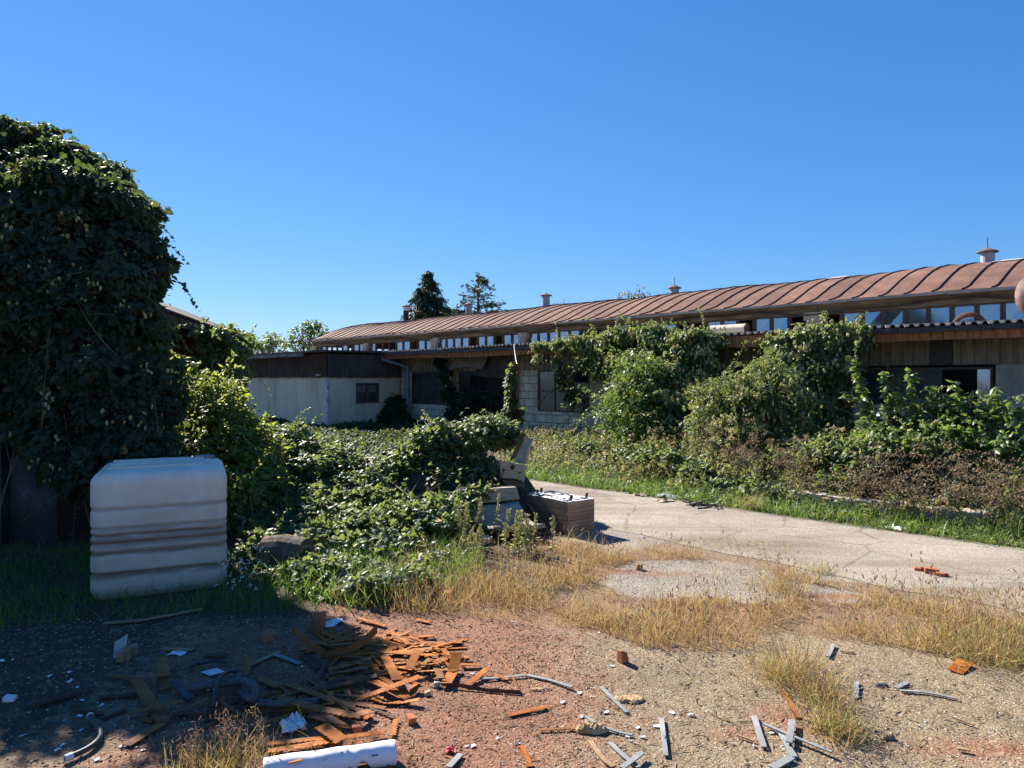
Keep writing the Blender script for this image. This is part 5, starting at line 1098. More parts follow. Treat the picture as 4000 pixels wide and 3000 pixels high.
BL = [ # conversion, points, width, tooth depth, z list, label
 (z5, [(1105,365),(1340,435)], .055, .008, [.02,.012], 'saw blade piece lying nearest the grass, apart from the heap', M_SAW),
 (z5, [(1150,590),(1370,570)], .06, .007, [.03,.03], 'broad orange blade piece on the far edge of the heap', M_SAW),
 (z5, [(1330,660),(1795,690)], .05, .008, [.07,.06], 'long straight saw blade lying level across the top of the heap', M_SAW),
 (z5, [(1545,800),(1620,640)], .065, .0, [.05,.10], 'short plain blade piece propped up in the middle of the heap', M_SAW),
 (z5, [(1805,590),(1890,710)], .05, .006, [.03,.02], 'short toothed piece on the right rim of the heap', M_SAW),
 (z5, [(1955,665),(1918,835),(1860,930)], .085, .004, [.09,.015,.03], 'wide bent blade piece, folded in the middle, at the right side of the heap', M_SAW),
 (z5, [(1170,880),(1350,960),(1520,1050)], .07, .0, [.03,.04,.02], 'wide smooth blade slanting across the near side of the heap', M_SAW),
 (z5, [(1080,1070),(1330,985),(1640,870)], .065, .009, [.015,.05,.06], 'long toothed blade crossing under the wide smooth one', M_SAW),
 (z5, [(1555,1040),(1615,935)], .055, .0, [.012,.03], 'small plain plate at the near tip of the heap', M_SAW),
 (z5, [(1225,1055),(1330,1095),(1480,1095),(1630,1070)], .06, .010, [.03,.012,.012,.03], 'curved saw blade with its teeth towards the camera, in front of the heap', M_SAW),
 (z5, [(1335,700),(1390,800),(1440,900)], .075, .006, [.06,.07,.05], 'broad rusty blade running down the centre of the heap', M_SAW),
 (z5, [(2040,950),(2220,800)], .052, .0, [.012,.03], 'straight plain orange blade lying apart, right of the heap', M_SAW),
 (z5, [(1990,765),(2155,770)], .05, .0, [.02,.015], 'short flat blade with a hole at the right end of the heap', M_SAW),
 (z5, [(1412,1380),(1432,1240)], .038, .010, [.01,.01], 'little toothed piece alone on the red gravel above the pipe end', M_SAW),
 (z5, [(420,1050),(760,1150),(1080,1210),(1215,1165)], .07, .013, [.05,.06,.05,.03], 'long saw blade with large teeth whose tip catches the sun', M_SAWB),
 (z5, [(245,1235),(285,1470)], .08, .007, [.03,.02], 'toothed blade standing out at left above the grass tuft by the pipe', M_SAWB),
 (z5, [(310,1455),(560,1430),(830,1400)], .055, .011, [.02,.03,.03], 'upper one of the two long sunlit blades behind the white pipe', M_SAW),
 (z5, [(320,1515),(600,1480),(910,1415)], .065, .012, [.012,.03,.03], 'lower one of the two long sunlit blades behind the white pipe', M_SAW),
 (z5, [(780,1295),(870,1360),(960,1425)], .09, .010, [.05,.05,.04], 'wide toothed blade crossing the sunlit pair', M_SAW),
 (z5, [(1000,1398),(1330,1350)], .05, .010, [.03,.02], 'orange blade continuing the sunlit pair towards the pipe tip', M_SAW),
 (z5, [(895,1510),(920,1310)], .06, .005, [.01,.02], 'upright lying blade under the crossing of the sunlit pair', M_SAW),
 (z5, [(560,1610),(572,1535)], .075, .006, [.085,.06], 'short rusty piece resting against the white pipe', M_SAW),
 (z5, [(480,930),(780,1040),(1060,1140)], .06, .010, [.03,.04,.015], 'dim saw blade running beside the ribbed hose end', M_SAWB),
 (z5, [(690,1195),(870,1240),(1050,1275)], .075, .0, [.05,.05,.02], 'brown smooth blade with one hole below the long toothed one', M_RUSTD),
 (z5, [(620,672),(780,800)], .075, .0, [.01,.01], 'dark plate lying on the shaded gravel left of the heap', M_RUSTD),
 (z5, [(840,600),(1150,580)], .05, .008, [.04,.04], 'shaded saw blade on the left side of the heap, upper layer', M_SAWB),
 (z5, [(820,855),(1000,825),(1180,790)], .05, .010, [.01,.02,.03], 'shaded saw blade along the lower left rim of the heap', M_SAWB),
 (z5, [(245,880),(420,960)], .07, .010, [.02,.02], 'toothed blade just right of the hose loop', M_SAWB),
 (z5, [(1610,375),(1720,400)], .05, .0, [.012,.012], 'small orange plate on the gravel near the white curled sheet', M_SAW),
 (z4, [(1395,715),(1430,975)], .085, .012, [.05,.02], 'wide saw blade standing out upright at the top left of the shaded scrap', M_SAWB),
 (z4, [(990,860),(1180,885),(1470,848)], .05, .009, [.02,.04,.05], 'thin blade crossing the top of the wide one in the shade', M_SAWB),
 (z4, [(1170,895),(1290,1080),(1410,1270)], .085, .014, [.05,.03,.02], 'long wide blade with coarse teeth slanting down in the shade', M_SAWB),
 (z4, [(1410,1270),(1090,1465)], .065, .0, [.02,.01], 'plain blade end pointing to the bottom left in the shade', M_SAWB),
 (z4, [(1100,1195),(1340,1135),(1580,1075)], .045, .006, [.02,.05,.05], 'narrow blade lying across the long wide one', M_SAWB),
 (z4, [(1500,1200),(1800,1060)], .045, .009, [.02,.03], 'narrow saw blade leading towards the hose', M_SAWB),
 (z4, [(260,1130),(420,1080),(830,955)], .07, .008, [.01,.02,.02], 'lone dark saw blade at the far left of the shaded ground', M_RUSTD),
 (z4, [(870,1050),(1200,1030)], .055, .005, [.01,.01], 'dark jagged blade piece left of the coarse toothed one', M_RUSTD),
 (z4, [(640,1150),(880,1195)], .05, .008, [.01,.01], 'dark blade piece above the short black hose', M_RUSTD),
 (z4, [(1760,690),(1960,692)], .05, .010, [.012,.012], 'little dark toothed piece above the punched white sheet', M_RUSTD),
 (z4, [(2110,880),(2165,700)], .06, .005, [.012,.03], 'blade leaning under the long lath near the hose loop', M_SAWB),
 (z4, [(1508,895),(1650,1060)], .055, .0, [.06,.02], 'blackened blade piece slanting across the hose', M_RUBBER),
 (z4, [(1230,1240),(1335,1245)], .06, .006, [.01,.01], 'short jagged brown piece below the crossing blades', M_SAWB),
 (z4, [(880,1240),(1090,1150)], .05, .009, [.008,.01], 'dark blade lying flat between the two shaded hoses', M_RUSTD),
 (z6, [(290,855),(410,895)], .028, .0, [.014,.014], 'tiny orange plate lying across the pale bent lath', M_SAW),
 (z6, [(415,1205),(735,1130)], .042, .0, [.008,.012], 'single orange blade lying alone in the middle of the foreground', M_SAW),
 (z6, [(680,1335),(985,1318)], .024, .009, [.008,.01], 'thin brown toothed blade touching the dark bark chunk', M_SAWB),
 (z6, [(515,1470),(600,1650)], .042, .014, [.008,.008], 'toothed orange piece at the bottom edge right of the red wrapper', M_SAW),
 (z7, [(1715,970),(1795,890)], .105, .003, [.006,.02], 'bright orange plate lying alone before the long grass at right', M_SAW),
 (z7, [(480,1105),(590,1300)], .045, .006, [.006,.006], 'brown blade beside the ragged grass tuft line', M_SAWB),
 (z7, [(885,820),(990,830)], .02, .0, [.006,.006], 'dark thin metal piece on the right gravel', M_RUSTD)]
for cv, pp, w, th, zs, lb, mt in BL:
    pts = on_ground([cv(*p) for p in pp], zs)
    o = strip_mesh(pts, w*.74, th, max(.018, th*2.0), .003, random.uniform(-.1, .1)).build('saw_blade', mt)
    tag(o, ('rusty ' if 'rusty' not in lb else '')+lb, 'saw blade', SAWG)
for (cx, cy, rx, ry, n, lb, mts) in ((1480,700,380,165,66,'rusty saw blade piece buried in the sunlit heap', (M_SAW, M_SAW, M_SAWB)), (1000,640,240,110,22,'rusty saw blade piece in the shaded left end of the heap', (M_SAW, M_SAWB)), (650,1060,460,170,34,'rusty saw blade piece among the shaded scrap beside the hose', (M_SAWB, M_SAW, M_RUSTD)), (130,1100,200,150,12,'dark saw blade piece in the shade below the hose loop', (M_SAWB, M_RUSTD))):
    for i in range(n):
        while True:
            u, v = rng.uniform(-1, 1, 2)
            if u*u+v*v < 1: break
        c = G(*z5(cx+rx*u, cy+ry*v)); a = rng.normal(.1, .55) if rng.random() < .75 else rng.uniform(0, 3.1); l = rng.uniform(.16, .58); zz = rng.uniform(.005, .026*(1-u*u-v*v)+.010)
        d = np.array([math.cos(a), math.sin(a), 0])*l/2; cv = rng.normal(0, .03); k = np.array([-d[1], d[0], 0])*cv*4
        tz = np.array([0, 0, rng.uniform(-.02, .025)]); c[2] = zz
        p0, p1, p2 = c-d-tz, c+k, c+d+tz
        for p in (p0, p1, p2): p[2] = max(p[2], .006)
        th = rng.choice([0, .009, .013, .016]); o = strip_mesh([p0, p1, p2], rng.uniform(.02, .046), th, max(.018, th*2), .003, rng.normal(0, .1)).build('saw_blade', mts[int(rng.integers(len(mts)))])
        tag(o, lb, 'saw blade', lb.replace('rusty saw blade piece', 'saw blade pieces').replace('dark saw blade piece', 'dark saw blade pieces'))
pp = [z5(*p) for p in ((540,475),(700,600),(830,690),(1000,660),(1150,560),(1265,455))]
o = strip_mesh(on_ground(pp, [.09,.055,.03,.035,.06,.11]), .055, .006, .02, .003, 0, True).build('saw_blade', M_SAWB); tag(o, 'long rusty band bent into a bow, standing on edge left of the heap', 'saw blade', SAWG)
pp = [z5(1700,895), z5(2212,985), z6(510,1005)]
o = strip_mesh(on_ground(pp, [.03,.012,.012]), .022, .004, .014, .003, 0, True).build('saw_blade', M_RUSTD); tag(o, 'narrow dark band saw strip on its edge, running right from the heap', 'saw blade', SAWG)
o = strip_mesh(on_ground([z6(510,1005), z6(440,860), z6(340,690)], [.012,.012,.02]), .012, .0, .02, .003).build('saw_blade', M_SAWB); tag(o, 'thin rusty strip bent back from the end of the narrow band', 'saw blade', SAWG)

LG_ = 'weathered laths strewn over the gravel'
LATH = [(z6, [(165,892),(340,885),(560,862)], .018, 'pale lath lying under the plain orange blade'), (z6, [(575,862),(760,900),(965,965)], .020, 'pale lath running right from the kink of the bent pair'), (z6, [(1210,962),(1330,1080),(1440,1185)], .022, 'grey lath lying over the flat tan bark'),
 (z6, [(1085,1220),(1160,1275)], .022, 'short grey lath end beside the dark bark chunk'), (z6, [(1230,1305),(1340,1350),(1480,1380)], .014, 'thin grey sliver right of the dark bark chunk'), (z6, [(1120,1430),(1220,1580),(1320,1655)], .022, 'tan curved lath at the bottom edge'),
 (z6, [(1290,1445),(1420,1570),(1540,1660)], .024, 'grey lath crossed by a shorter one at the bottom edge'), (z6, [(1570,1530),(1480,1600),(1390,1665)], .026, 'short grey lath lying on top of the crossing'), (z6, [(1735,1235),(1752,1400),(1772,1560)], .022, 'grey lath pointing straight at the camera'),
 (z7, [(268,1290),(340,1515)], .026, 'blue grey lath left of the crossed pair on the right gravel'), (z7, [(340,1345),(560,1440),(830,1550)], .020, 'longest grey lath crossing the others on the right gravel'), (z7, [(545,1318),(520,1480)], .028, 'grey lath standing across the longest one'),
 (z7, [(455,1400),(510,1500),(562,1585)], .024, 'grey lath under the longest one, ending at the reddish moss'), (z7, [(540,1585),(400,1665)], .034, 'dark grey lath at the bottom edge below the crossed laths'), (z7, [(1008,1040),(1000,1160)], .024, 'upright lying grey lath right of the tall tuft'),
 (z7, [(1290,1085),(1375,1045)], .026, 'short grey lath in the middle of the right gravel'), (z7, [(1320,1105),(1500,1115),(1735,1165)], .018, 'twisted pale lath in the middle of the right gravel'), (z7, [(840,772),(822,820),(800,860)], .022, 'grey lath close to the grass strip'),
 (z5, [(1885,1659),(1990,1545)], .028, 'grey lath at the bottom edge near the red wrapper'), (z5, [(385,680),(500,720),(600,762)], .032, 'broad grey lath in the shade left of the heap'), (z5, [(80,812),(250,735),(430,655)], .030, 'long brown lath in the shade beside the hose loop'), (z4, [(900,410),(1200,390),(1740,290)], .05, 'long shaded board lying in front of the white tank'),
 (z4, [(1390,632),(1660,640)], .035, 'dark lath lying behind the white paper strip'), (z7, [(1700,1295),(1855,1355)], .012, 'thin brown stick on the far right gravel'), (z7, [(1730,1520),(1820,1535)], .02, 'dark splinter near the lower right corner'), (z7, [(640,1310),(740,1335)], .026, 'dark wood chip left of the small tuft'), (z7, [(160,1430),(270,1470)], .012, 'thin twig left of the crossed laths')]
for cv, pp, w, lb in LATH:
    zs = [.006+.008*random.random() for _ in pp]
    if 'top of' in lb or 'across the' in lb or 'longest grey' in lb: zs = [z+.012 for z in zs]
    o = strip_mesh(on_ground([cv(*p) for p in pp], zs), w, 0, .05, .006, random.uniform(-.1, .1)).build('wood_lath', M_WLATH if 'grey' in lb or 'pale' in lb else M_WBROWN, bevel=.001)
    tag(o, lb, 'lath', LG_)

# white pipe with a torn end
a, b = G(1030, 3010, .045), G(1545, 2938, .045); ax = nrmz(b-a); L = np.linalg.norm(b-a); sd = nrmz(np.cross(ax, UP)); R_ = .046; m = MB(); rows = []
for i in range(61):
    f = i/60; r_ = []
    lo = -150; hi = 150+6*math.sin(i*1.3)-(75*math.exp(-((f-.74)/.05)**2)+48*math.exp(-((f-.64)/.03)**2)+25*math.exp(-((f-.93)/.03)**2))
    for k in range(25):
        th = math.radians(lo+(hi-lo)*k/24); p = a+ax*L*f+R_*(1+.03*math.sin(3*f*6+k*.4))*(sd*math.sin(th)+UP*math.cos(th)); r_.append(p)
    rows.append(r_)
PW = thing('plastic_pipe', 'broken white plastic pipe lying in the sun at the bottom edge', 'pipe', (float((a+b)[0]/2), float((a+b)[1]/2), 0))
m.grid(rows).build('shell', simple('white_pipe_plastic', [(.4, (.68, .68, .68)), (.7, (.82, .82, .82))], 6, .45, .05, .004), PW, smooth=True, solid=.004)  # even white all round, the pipe's own plastic
m = MB()
for f, an, s_ in ((.45, -.9, .006), (.83, -1.1, .008), (.38, .1, .004), (.58, -.5, .004), (.62, -.35, .004), (.52, .3, .003)):
    p = a+ax*L*f+(R_+.0035)*(sd*math.sin(-an)+UP*math.cos(an)); m.bar(p-ax*s_*1.6, p+ax*s_*1.6, s_, .002)
m.build('crack', M_RUBBER, PW)

def hose(name, label, pp, zs, r, ribs=True, ends=None, cat='hose'):
    pts = np.array(on_ground(pp, zs)); n = len(pts); t0 = np.linspace(0, 1, n); tt = np.linspace(0, 1, 160); Pn = np.zeros((160, 3))
    for k in range(3):                       # Catmull-Rom through the points
        for i, t_ in enumerate(tt):
            x = t_*(n-1); j = min(int(x), n-2); u = x-j; g = lambda q: pts[min(max(q, 0), n-1), k]
            a0, a1, a2, a3 = g(j-1), g(j), g(j+1), g(j+2); Pn[i, k] = .5*(2*a1+(a2-a0)*u+(2*a0-5*a1+4*a2-a3)*u*u+(3*a1-a0-3*a2+a3)*u**3)
    Pn[:, 2] = np.maximum(Pn[:, 2], r*.9)
    rr = [r*(1+(.09 if (i % 2 and ribs) else 0)) for i in range(160)]
    T_ = thing(name, label, cat, (Pn[:, 0].mean(), Pn[:, 1].mean(), 0)); MB().tube(Pn, rr, 12).build('tube', M_RUBBER if 'grey' not in label else simple('grey_ribbed_hose', [(.3, (.045, .046, .05)), (.7, (.1, .1, .105))], 20, .5), T_, smooth=not ribs)
    for i0, i1 in (ends or ()): MB().tube(Pn[i0:i1], r*1.25, 12).build('end_fitting', M_PAPER, T_)
hose('ribbed_hose', 'thick grey ribbed hose looped over the shaded saw blades', [z4(1620,985), z4(1760,950), z4(1900,930), z4(2080,915), z5(100,910), z5(190,940), z5(215,1000), z5(185,1060), z5(110,1010), z5(60,900), z5(70,840)], [.03,.05,.06,.07,.08,.09,.08,.06,.03,.03,.03], .019)
hose('ribbed_hose', 'dark ribbed hose running right from the grey loop under the blades', [z5(100,1000), z5(160,1060), z5(260,1095), z5(400,1105), z5(560,1090), z5(760,1080)], [.03,.03,.04,.05,.04,.03], .016)
hose('rubber_hose', 'short curved black hose with pale end fittings on the dark ground at bottom left', [z4(778,1205), z4(800,1250), z4(850,1310), z4(868,1370), z4(835,1430), z4(740,1500), z4(560,1580)], [.02]*7, .012, False, ((0, 7), (148, 160)))
hose('iron_rod', 'rusty bent iron rod standing out of the scrap beside the hose', [z4(1845,1130), z4(1862,1000), z4(1890,890), z4(1960,830), z4(2060,815)], [.02,.07,.09,.07,.05], .010, False, None, 'rod')
hose('coil_spring', 'thin dark coil of wire above the punched white sheet', [z4(1640,790), z4(1700,760), z4(1780,745), z4(1870,735), z4(1960,745)], [.02,.03,.03,.03,.02], .008, True, None, 'spring')

# punched white sheet
a, b, c = G(*z4(1735,835)), G(*z4(1900,805)), G(*z4(1830,862)); e = b+(c-a)*.0; m = MB(); u, v = (G(*z4(1865,800))-G(*z4(1735,832))), (G(*z4(1812,862))-G(*z4(1735,832)))
o0 = G(*z4(1738,832), .012); nx, ny = 15, 7
for i in range(nx):
    for j in range(ny):
        if i % 2 == 1 and j % 2 == 1: continue
        p = o0+u*i/nx+v*j/ny; m.hexa([p, p+u/nx, p+u/nx+v/ny, p+v/ny, p+UP*.003, p+u/nx+UP*.003, p+u/nx+v/ny+UP*.003, p+v/ny+UP*.003])
tag(m.build('punched_sheet', M_PAPER), 'small white sheet punched with rows of holes lying in the shade', 'sheet')
def crumple(name, label, cat, px, py, s, mat, group=None, flat=.35, n=5):
    c = G(px, py); rows = []; a0 = rng.uniform(0, 6.28); ca, sa = math.cos(a0), math.sin(a0)
    for i in range(n):
        r_ = []
        for j in range(n):
            x, y = (i/(n-1)-.5)*s+rng.normal(0, s*.07), (j/(n-1)-.5)*s*rng.uniform(.5, .8)+rng.normal(0, s*.05)
            r_.append((c[0]+ca*x-sa*y, c[1]+sa*x+ca*y, .004+abs(rng.normal(0, s*flat*.28))))
        rows.append(r_)
    return tag(MB().grid(rows).build(name, mat, solid=.002), label, cat, group)
crumple('crumpled_wrapper', 'crumpled red wrapper on the red gravel near the bottom edge', 'wrapper', *z5(1905,1525), .05, M_RED, None, .9)
crumple('paper_scrap', 'large torn white rag lying among the shaded blades behind the pipe', 'rag', *z5(545,1310), .15, M_PAPER, None, .5, 7)
crumple('paper_scrap', 'white paper strip lying on the dark ground below the tank', 'paper', *z4(1530,678), .09, M_PAPER, None, .2)
crumple('paper_scrap', 'crumpled pale rag caught on the hose', 'rag', *z4(1770,985), .08, M_PAPER, None, .9)
crumple('paper_scrap', 'flat pale card lying on the shaded saw blades', 'card', *z5(605,1025), .06, M_PAPER, None, .2)
crumple('curled_sheet', 'curled flaking white sheet at the grass edge between the bricks', 'sheet', *z5(1705,205), .12, simple('flaking_cream_sheet', [(.3, (.4, .36, .28)), (.7, (.7, .67, .6))], 18), None, .7, 7)
crumple('torn_sheet', 'torn grey white sheet in the shade before the green grass', 'sheet', *z5(880,420), .14, M_PAPER, None, .35, 6)
crumple('torn_sheet', 'crumpled white plastic sheet at the far road edge', 'sheet', 2610, 1945, .3, M_PAPER, None, .4, 6)
for lb, px, py, s in (('flat tan cardboard at the far road edge, left of the white plastic', 2510, 1936, .22), ('tan cardboard strip just in front of the white plastic sheet', 2600, 1960, .24), ('small pale litter at the far road edge near the right', 3490, 2065, .2)):
    crumple('cardboard_piece', lb, 'cardboard', px, py, s, simple('sun_bleached_card', [(.3, (.34, .25, .16)), (.7, (.5, .39, .28))], 9) if 'tan' in lb else M_PAPER, None, .25)
for cv, pts in ((z4, [(600,840),(430,875),(600,920),(670,970),(710,1080),(880,1125),(690,1220),(700,1340),(500,1510),(200,1390),(1050,1480),(1240,1510),(1710,1180),(830,1600),(70,1070),(540,1470),(20,740),(110,730)]), (z6, [(1025,1020),(880,1100),(1250,1190),(1045,1225),(1530,1320),(1690,1310),(1440,1400),(1570,1400),(1825,1190),(1990,1210),(320,1410),(105,1480),(490,1455),(1190,495),(100,850),(440,400),(1465,1430),(1310,785)]), (z5, [(2040,1480),(1300,1600),(620,790),(1140,80),(500,1190),(780,1060)]), (z7, [(270,1510),(395,1415)])):
    for x, y in pts:
        crumple('white_scrap', 'small white scrap of paper or paint flake lying on the ground', 'scrap', *cv(x, y), rng.uniform(.014, .03), M_PAPER, 'small white scraps on the ground', .6, 3)
# bricks, blocks, stones, bark
def rock(name, label, cat, px, py, sx, sy, sz, mat, group=None, ang=None, jit=.12, z=0.0, cube=True):
    c = G(px, py); a = rng.uniform(0, 3.1) if ang is None else ang; ca, sa = math.cos(a), math.sin(a)
    V = []
    for dx, dy, dz in ((-1,-1,0),(1,-1,0),(1,1,0),(-1,1,0),(-1,-1,1),(1,-1,1),(1,1,1),(-1,1,1)):
        x, y = dx*sx/2*(1+rng.normal(0, jit)), dy*sy/2*(1+rng.normal(0, jit)); V.append((c[0]+ca*x-sa*y, c[1]+sa*x+ca*y, z+dz*sz*(1+rng.normal(0, jit))+.001))
    return tag(MB().hexa(V).build(name, mat, bevel=min(sx, sy, sz)*.12), label, cat, group)
rock('brick_fragment', 'dark red broken brick standing alone on the gravel in front of the grass', 'brick', *z6(1397,748), .05, .05, .062, M_BRICK, None, .5, .2)
rock('wooden_block', 'small brown wooden block standing at the edge of the pale gravel patch', 'block', 2495, 2225, .055, .05, .045, M_WBROWN, None, .3)
rock('ochre_block', 'ochre yellow block lying at the grass edge', 'block', *z5(1450,225), .11, .06, .05, M_YBRICK, None, .2)
rock('brick_fragment', 'brown brick half buried in dry grass beside the curled sheet', 'brick', *z5(1855,190), .11, .08, .05, M_BRICK, None, -.1)
rock('brick_fragment', 'pinkish brick fragment left of the curled sheet', 'brick', *z5(1585,245), .08, .05, .03, M_BRICK)
rock('brick_fragment', 'pinkish brick fragment right of the curled sheet', 'brick', *z5(1915,245), .08, .05, .025, M_BRICK)
rock('brick_fragment', 'grey tan stone chip just below the curled sheet', 'stone', *z5(1680,265), .06, .05, .035, M_BARKT)
rock('brick_fragment', 'dark brick standing on end in the shade at the grass edge', 'brick', *z5(765,480), .065, .06, .11, M_BRICK, None, .1)
rock('brick_fragment', 'dark brick lying flat left of the one standing on end', 'brick', *z5(320,560), .09, .06, .05, M_BRICK)
rock('brick_fragment', 'brown brick fragment on red gravel between the saw blades and the bottom edge', 'brick', *z5(1560,1265), .055, .035, .03, M_BRICK)
rock('brick_fragment', 'brick lump by the crossing of the sunlit blades', 'brick', *z5(1095,1345), .04, .035, .03, M_BRICK)
rock('stone', 'pale stone on the sunlit gravel just below the heap', 'stone', *z5(1700,1030), .03, .028, .02, M_BARKT); rock('tin_can', 'small pale tin cup beside the heap', 'can', *z5(1785,960), .03, .03, .03, M_STEELG, None, .2, .05)
rock('stone', 'round pale pebble at the left edge of the dark ground', 'stone', *z4(80,1080), .055, .045, .025, M_PAPER)
for x, y, s, lb in ((1045,740,.045,'front left wooden cube of the group on the dark ground'), (1090,730,.045,'front right wooden cube of the group on the dark ground'), (1100,690,.04,'rear left wooden cube of the group on the dark ground'), (1150,690,.045,'rear right wooden cube of the group on the dark ground')):
    rock('wooden_cube', lb, 'block', *z4(x, y), s, s, s*1.3, M_WBROWN, 'wooden cubes in the shade', .2, .06)
pl = [G(*z4(975,715)), G(*z4(1085,690)), G(*z4(1085,690), 0)+UP*.12+np.array([0, .02, 0]), G(*z4(975,715))+UP*.085+np.array([0, .02, 0])]
tag(MB().prism(pl, (0, .004, 0)).build('broken_plate', simple('frosted_plastic', [(.3, (.3, .31, .33)), (.7, (.42, .43, .45))], 9, .5)), 'broken frosted plate leaning against the wooden cubes', 'plate')
for i, (x, y, s, lb) in enumerate(((1450,240,.06,'leftmost small brick of the row lying on the road'), (1500,240,.07,'second brick from the left of the row on the road'), (1550,262,.11,'large orange brick in the middle of the row on the road'), (1610,280,.07,'dark brick behind the last one of the row on the road'), (1645,280,.06,'last brick at the right end of the row on the road'))):
    rock('road_brick', lb, 'brick', *z7(x, y), s*.9, s*.55, s*.42, M_BRICK, 'bricks lying on the road', -.5)
def bark(label, px, py, sx, sy, h, mat):
    c = G(px, py); rows = []
    for i in range(12):
        r_ = []
        for j in range(8):
            u, v = i/11*2-1, j/7*2-1; e = max(0, 1-abs(u)**2.4)**.5; r_.append((c[0]+u*sx/2, c[1]+v*sy/2*e*(1+.15*math.sin(5*u)), .003+h*e*(1-v*v)**.5*(1+.25*math.sin(9*u+4*v))))
        rows.append(r_)
    return tag(MB().grid(rows).build('bark_chunk', mat, smooth=False, solid=.006), label, 'bark')
bark('flat tan bark chunk under the grey lath on the gravel', *z6(1450,1075), .16, .075, .014, M_BARKT)
bark('dark crumbling bark chunk casting a shadow near the bottom edge', *z6(1130,1345), .15, .06, .03, M_BARKT)
bark('pale wood chip lying on the red gravel', *z6(668,985), .065, .03, .006, M_BARKT)
bark('dark slate like chip on the right gravel', *z7(1185,1070), .07, .03, .008, M_RUBBER)
bark('dark curved wood chip on the right gravel near the lower edge', *z7(1235,1450), .055, .025, .015, M_WBROWN)
m = MB()
for i in range(9):
    a = G(2690+i*13, 1972+i*2); pts = [a+np.array([rng.normal(0, .12), rng.normal(0, .06), abs(rng.normal(.02, .03))]) for _ in range(4)]; m.tube(pts, .008, 5)
tag(m.build('tangled_wire', M_RUBBER), 'tangle of dark wire and twigs at the far road edge', 'wire')
# loose chips and gravel
b = Bag()
def chips(poly, n, s0, s1, tl, th, sunk=.35):
    xy = fill(gpoly(poly), n); s_ = rng.uniform(0, 1, n)**2.5*(s1-s0)+s0; S = np.stack([s_*rng.uniform(.6, 1.3, n), s_*rng.uniform(.6, 1.3, n), s_*rng.uniform(.35, .8, n)], 1)
    nr = nrmz(UP+rnd(n, .3)); tp = nrmz(rnd(n)*np.array([1, 1, .2])); b.add(NUG, np.concatenate([xy, (S[:, 2]*(.5-sunk))[:, None]], 1), tp, nr, S, rng.uniform(tl, th, n))
chips([(600,2480),(1350,2370),(2050,2440),(2350,2560),(2500,3050),(400,3050)], 13000, .003, .016, .0, .66)
chips([(2000,2440),(2600,2540),(3300,2520),(4200,2660),(4200,3080),(1900,3080)], 13000, .003, .012, .35, 1.0)
chips([(-200,2430),(900,2400),(1300,2420),(1200,2600),(1000,3080),(-400,3080)], 6000, .004, .020, .0, .8)
chips([(2350,2260),(2550,2190),(3000,2230),(3400,2300),(3000,2350),(2500,2330)], 5000, .005, .014, .7, 1.0)
chips([(2200,2000),(3000,2080),(4200,2320),(4200,2240),(2300,1960)], 3500, .006, .018, .6, 1.0, .42)
t = NT('mixed_gravel'); t.bsdf(t.ramp(t.attr('tint'), [(0, (.17, .07, .045)), (.25, (.28, .125, .075)), (.42, (.34, .2, .13)), (.5, (.11, .095, .08)), (.62, (.3, .245, .17)), (.8, (.44, .37, .27)), (.97, (.58, .53, .45)), (1, (.75, .73, .7))]), .9, t.bump(t.noise(90, 3), .3, .002), 0, .2)
tag(b.build('gravel', t.m), kind='stuff')
b = Bag(); n = 2600; xy = fill(gpoly([(400,2420),(1300,2380),(2000,2440),(3000,2560),(4000,2700),(4000,3050),(300,3050)]), n)
b.add(OVATE, np.concatenate([xy, np.full((n, 1), .008)], 1), rnd(n)*np.array([1, 1, .1]), nrmz(UP+rnd(n, .35)), np.stack([rng.uniform(.004, .014, n), rng.uniform(.02, .07, n), np.full(n, .02)], 1), rng.random(n))
tag(b.build('dry_litter', L_DRY), kind='stuff')

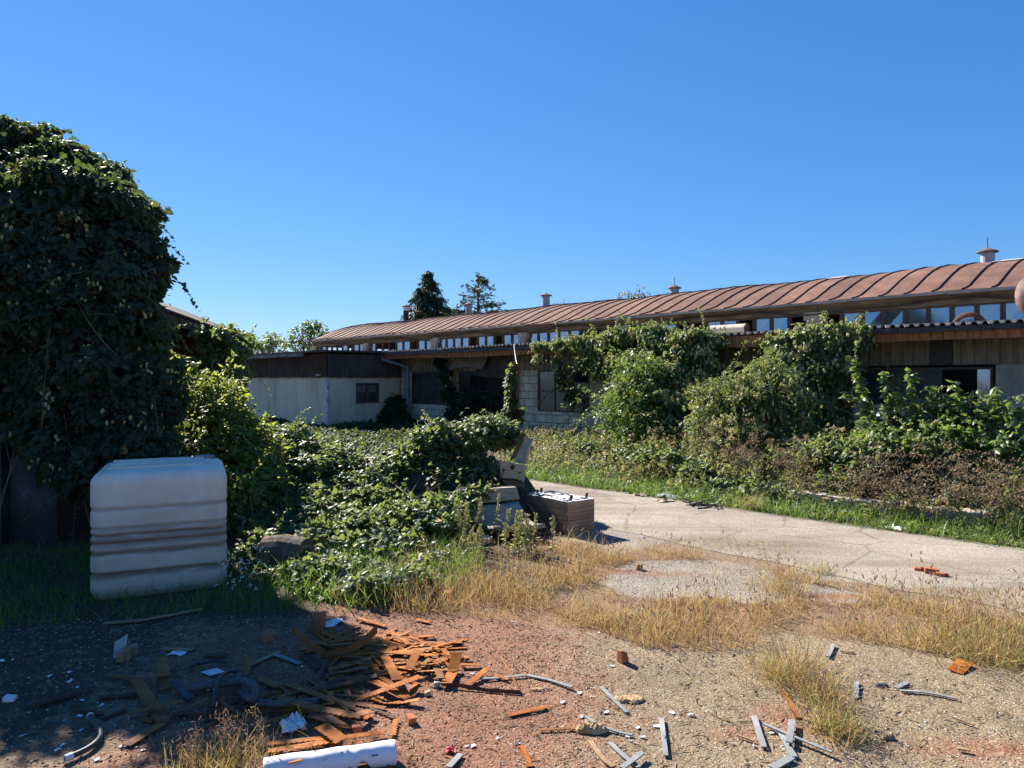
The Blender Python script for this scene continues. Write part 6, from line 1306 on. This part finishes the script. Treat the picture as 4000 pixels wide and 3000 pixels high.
# ================================================================ SKY, SUN, CAMERA
AZ, EL, EXPO = 40.0, 35.3, 1.55
w = bpy.data.worlds.new('World'); SC.world = w; w.use_nodes = True; nt = w.node_tree; nt.nodes.clear()
sky = nt.nodes.new('ShaderNodeTexSky'); sky.sky_type = 'NISHITA'; sky.sun_disc = False; sky.sun_elevation = math.radians(EL); sky.sun_rotation = math.radians(-AZ)
sky.air_density = 1.0; sky.dust_density = 0.0; sky.ozone_density = 4.0; sky.altitude = 100
bg = nt.nodes.new('ShaderNodeBackground'); bg.inputs['Strength'].default_value = .1; out = nt.nodes.new('ShaderNodeOutputWorld')
spl = nt.nodes.new('ShaderNodeSeparateColor'); cmb = nt.nodes.new('ShaderNodeCombineColor'); nt.links.new(sky.outputs[0], spl.inputs[0])
def mth(op, a, b):
    o = nt.nodes.new('ShaderNodeMath'); o.operation = op; nt.links.new(a, o.inputs[0]); o.inputs[1].default_value = b; return o.outputs[0]
for k, (g, c) in enumerate(((1.12, .76), (.77, .86), (.58, 1.2))):          # camera response of the clear sky, channel by channel
    nt.links.new(mth('MULTIPLY', mth('POWER', mth('MULTIPLY', spl.outputs[k], .1), g), c*10/2**EXPO), cmb.inputs[k])
nt.links.new(cmb.outputs[0], bg.inputs['Color']); nt.links.new(bg.outputs[0], out.inputs['Surface'])
sd = bpy.data.lights.new('sun', 'SUN'); sd.energy = 5.0; sd.angle = math.radians(.5); sd.color = (1.0, .93, .82)
so = bpy.data.objects.new('sun', sd); COL.objects.link(so); so.location = (-20, 25, 30)
dirv = Vector((-math.sin(math.radians(AZ))*math.cos(math.radians(EL)), math.cos(math.radians(AZ))*math.cos(math.radians(EL)), math.sin(math.radians(EL))))
so.rotation_euler = dirv.to_track_quat('Z', 'Y').to_euler()
cd = bpy.data.cameras.new('camera'); cam = bpy.data.objects.new('camera', cd); COL.objects.link(cam)
cam.location = (0, 0, EYE); cam.rotation_euler = (math.pi/2, 0, 0); cd.sensor_width = 36; cd.lens = 36*F/4000; cd.shift_y = -(1500-H0)/4000
cd.clip_start = .05; cd.clip_end = 3000; SC.camera = cam
SC.view_settings.view_transform = 'Standard'; SC.view_settings.look = 'None'; SC.view_settings.exposure = EXPO; SC.view_settings.gamma = 1.0
SC.render.engine = 'CYCLES'; SC.cycles.use_denoising = True; SC.cycles.max_bounces = 8; SC.cycles.transparent_max_bounces = 8
SC.cycles.use_adaptive_sampling = True; SC.cycles.adaptive_threshold = .015
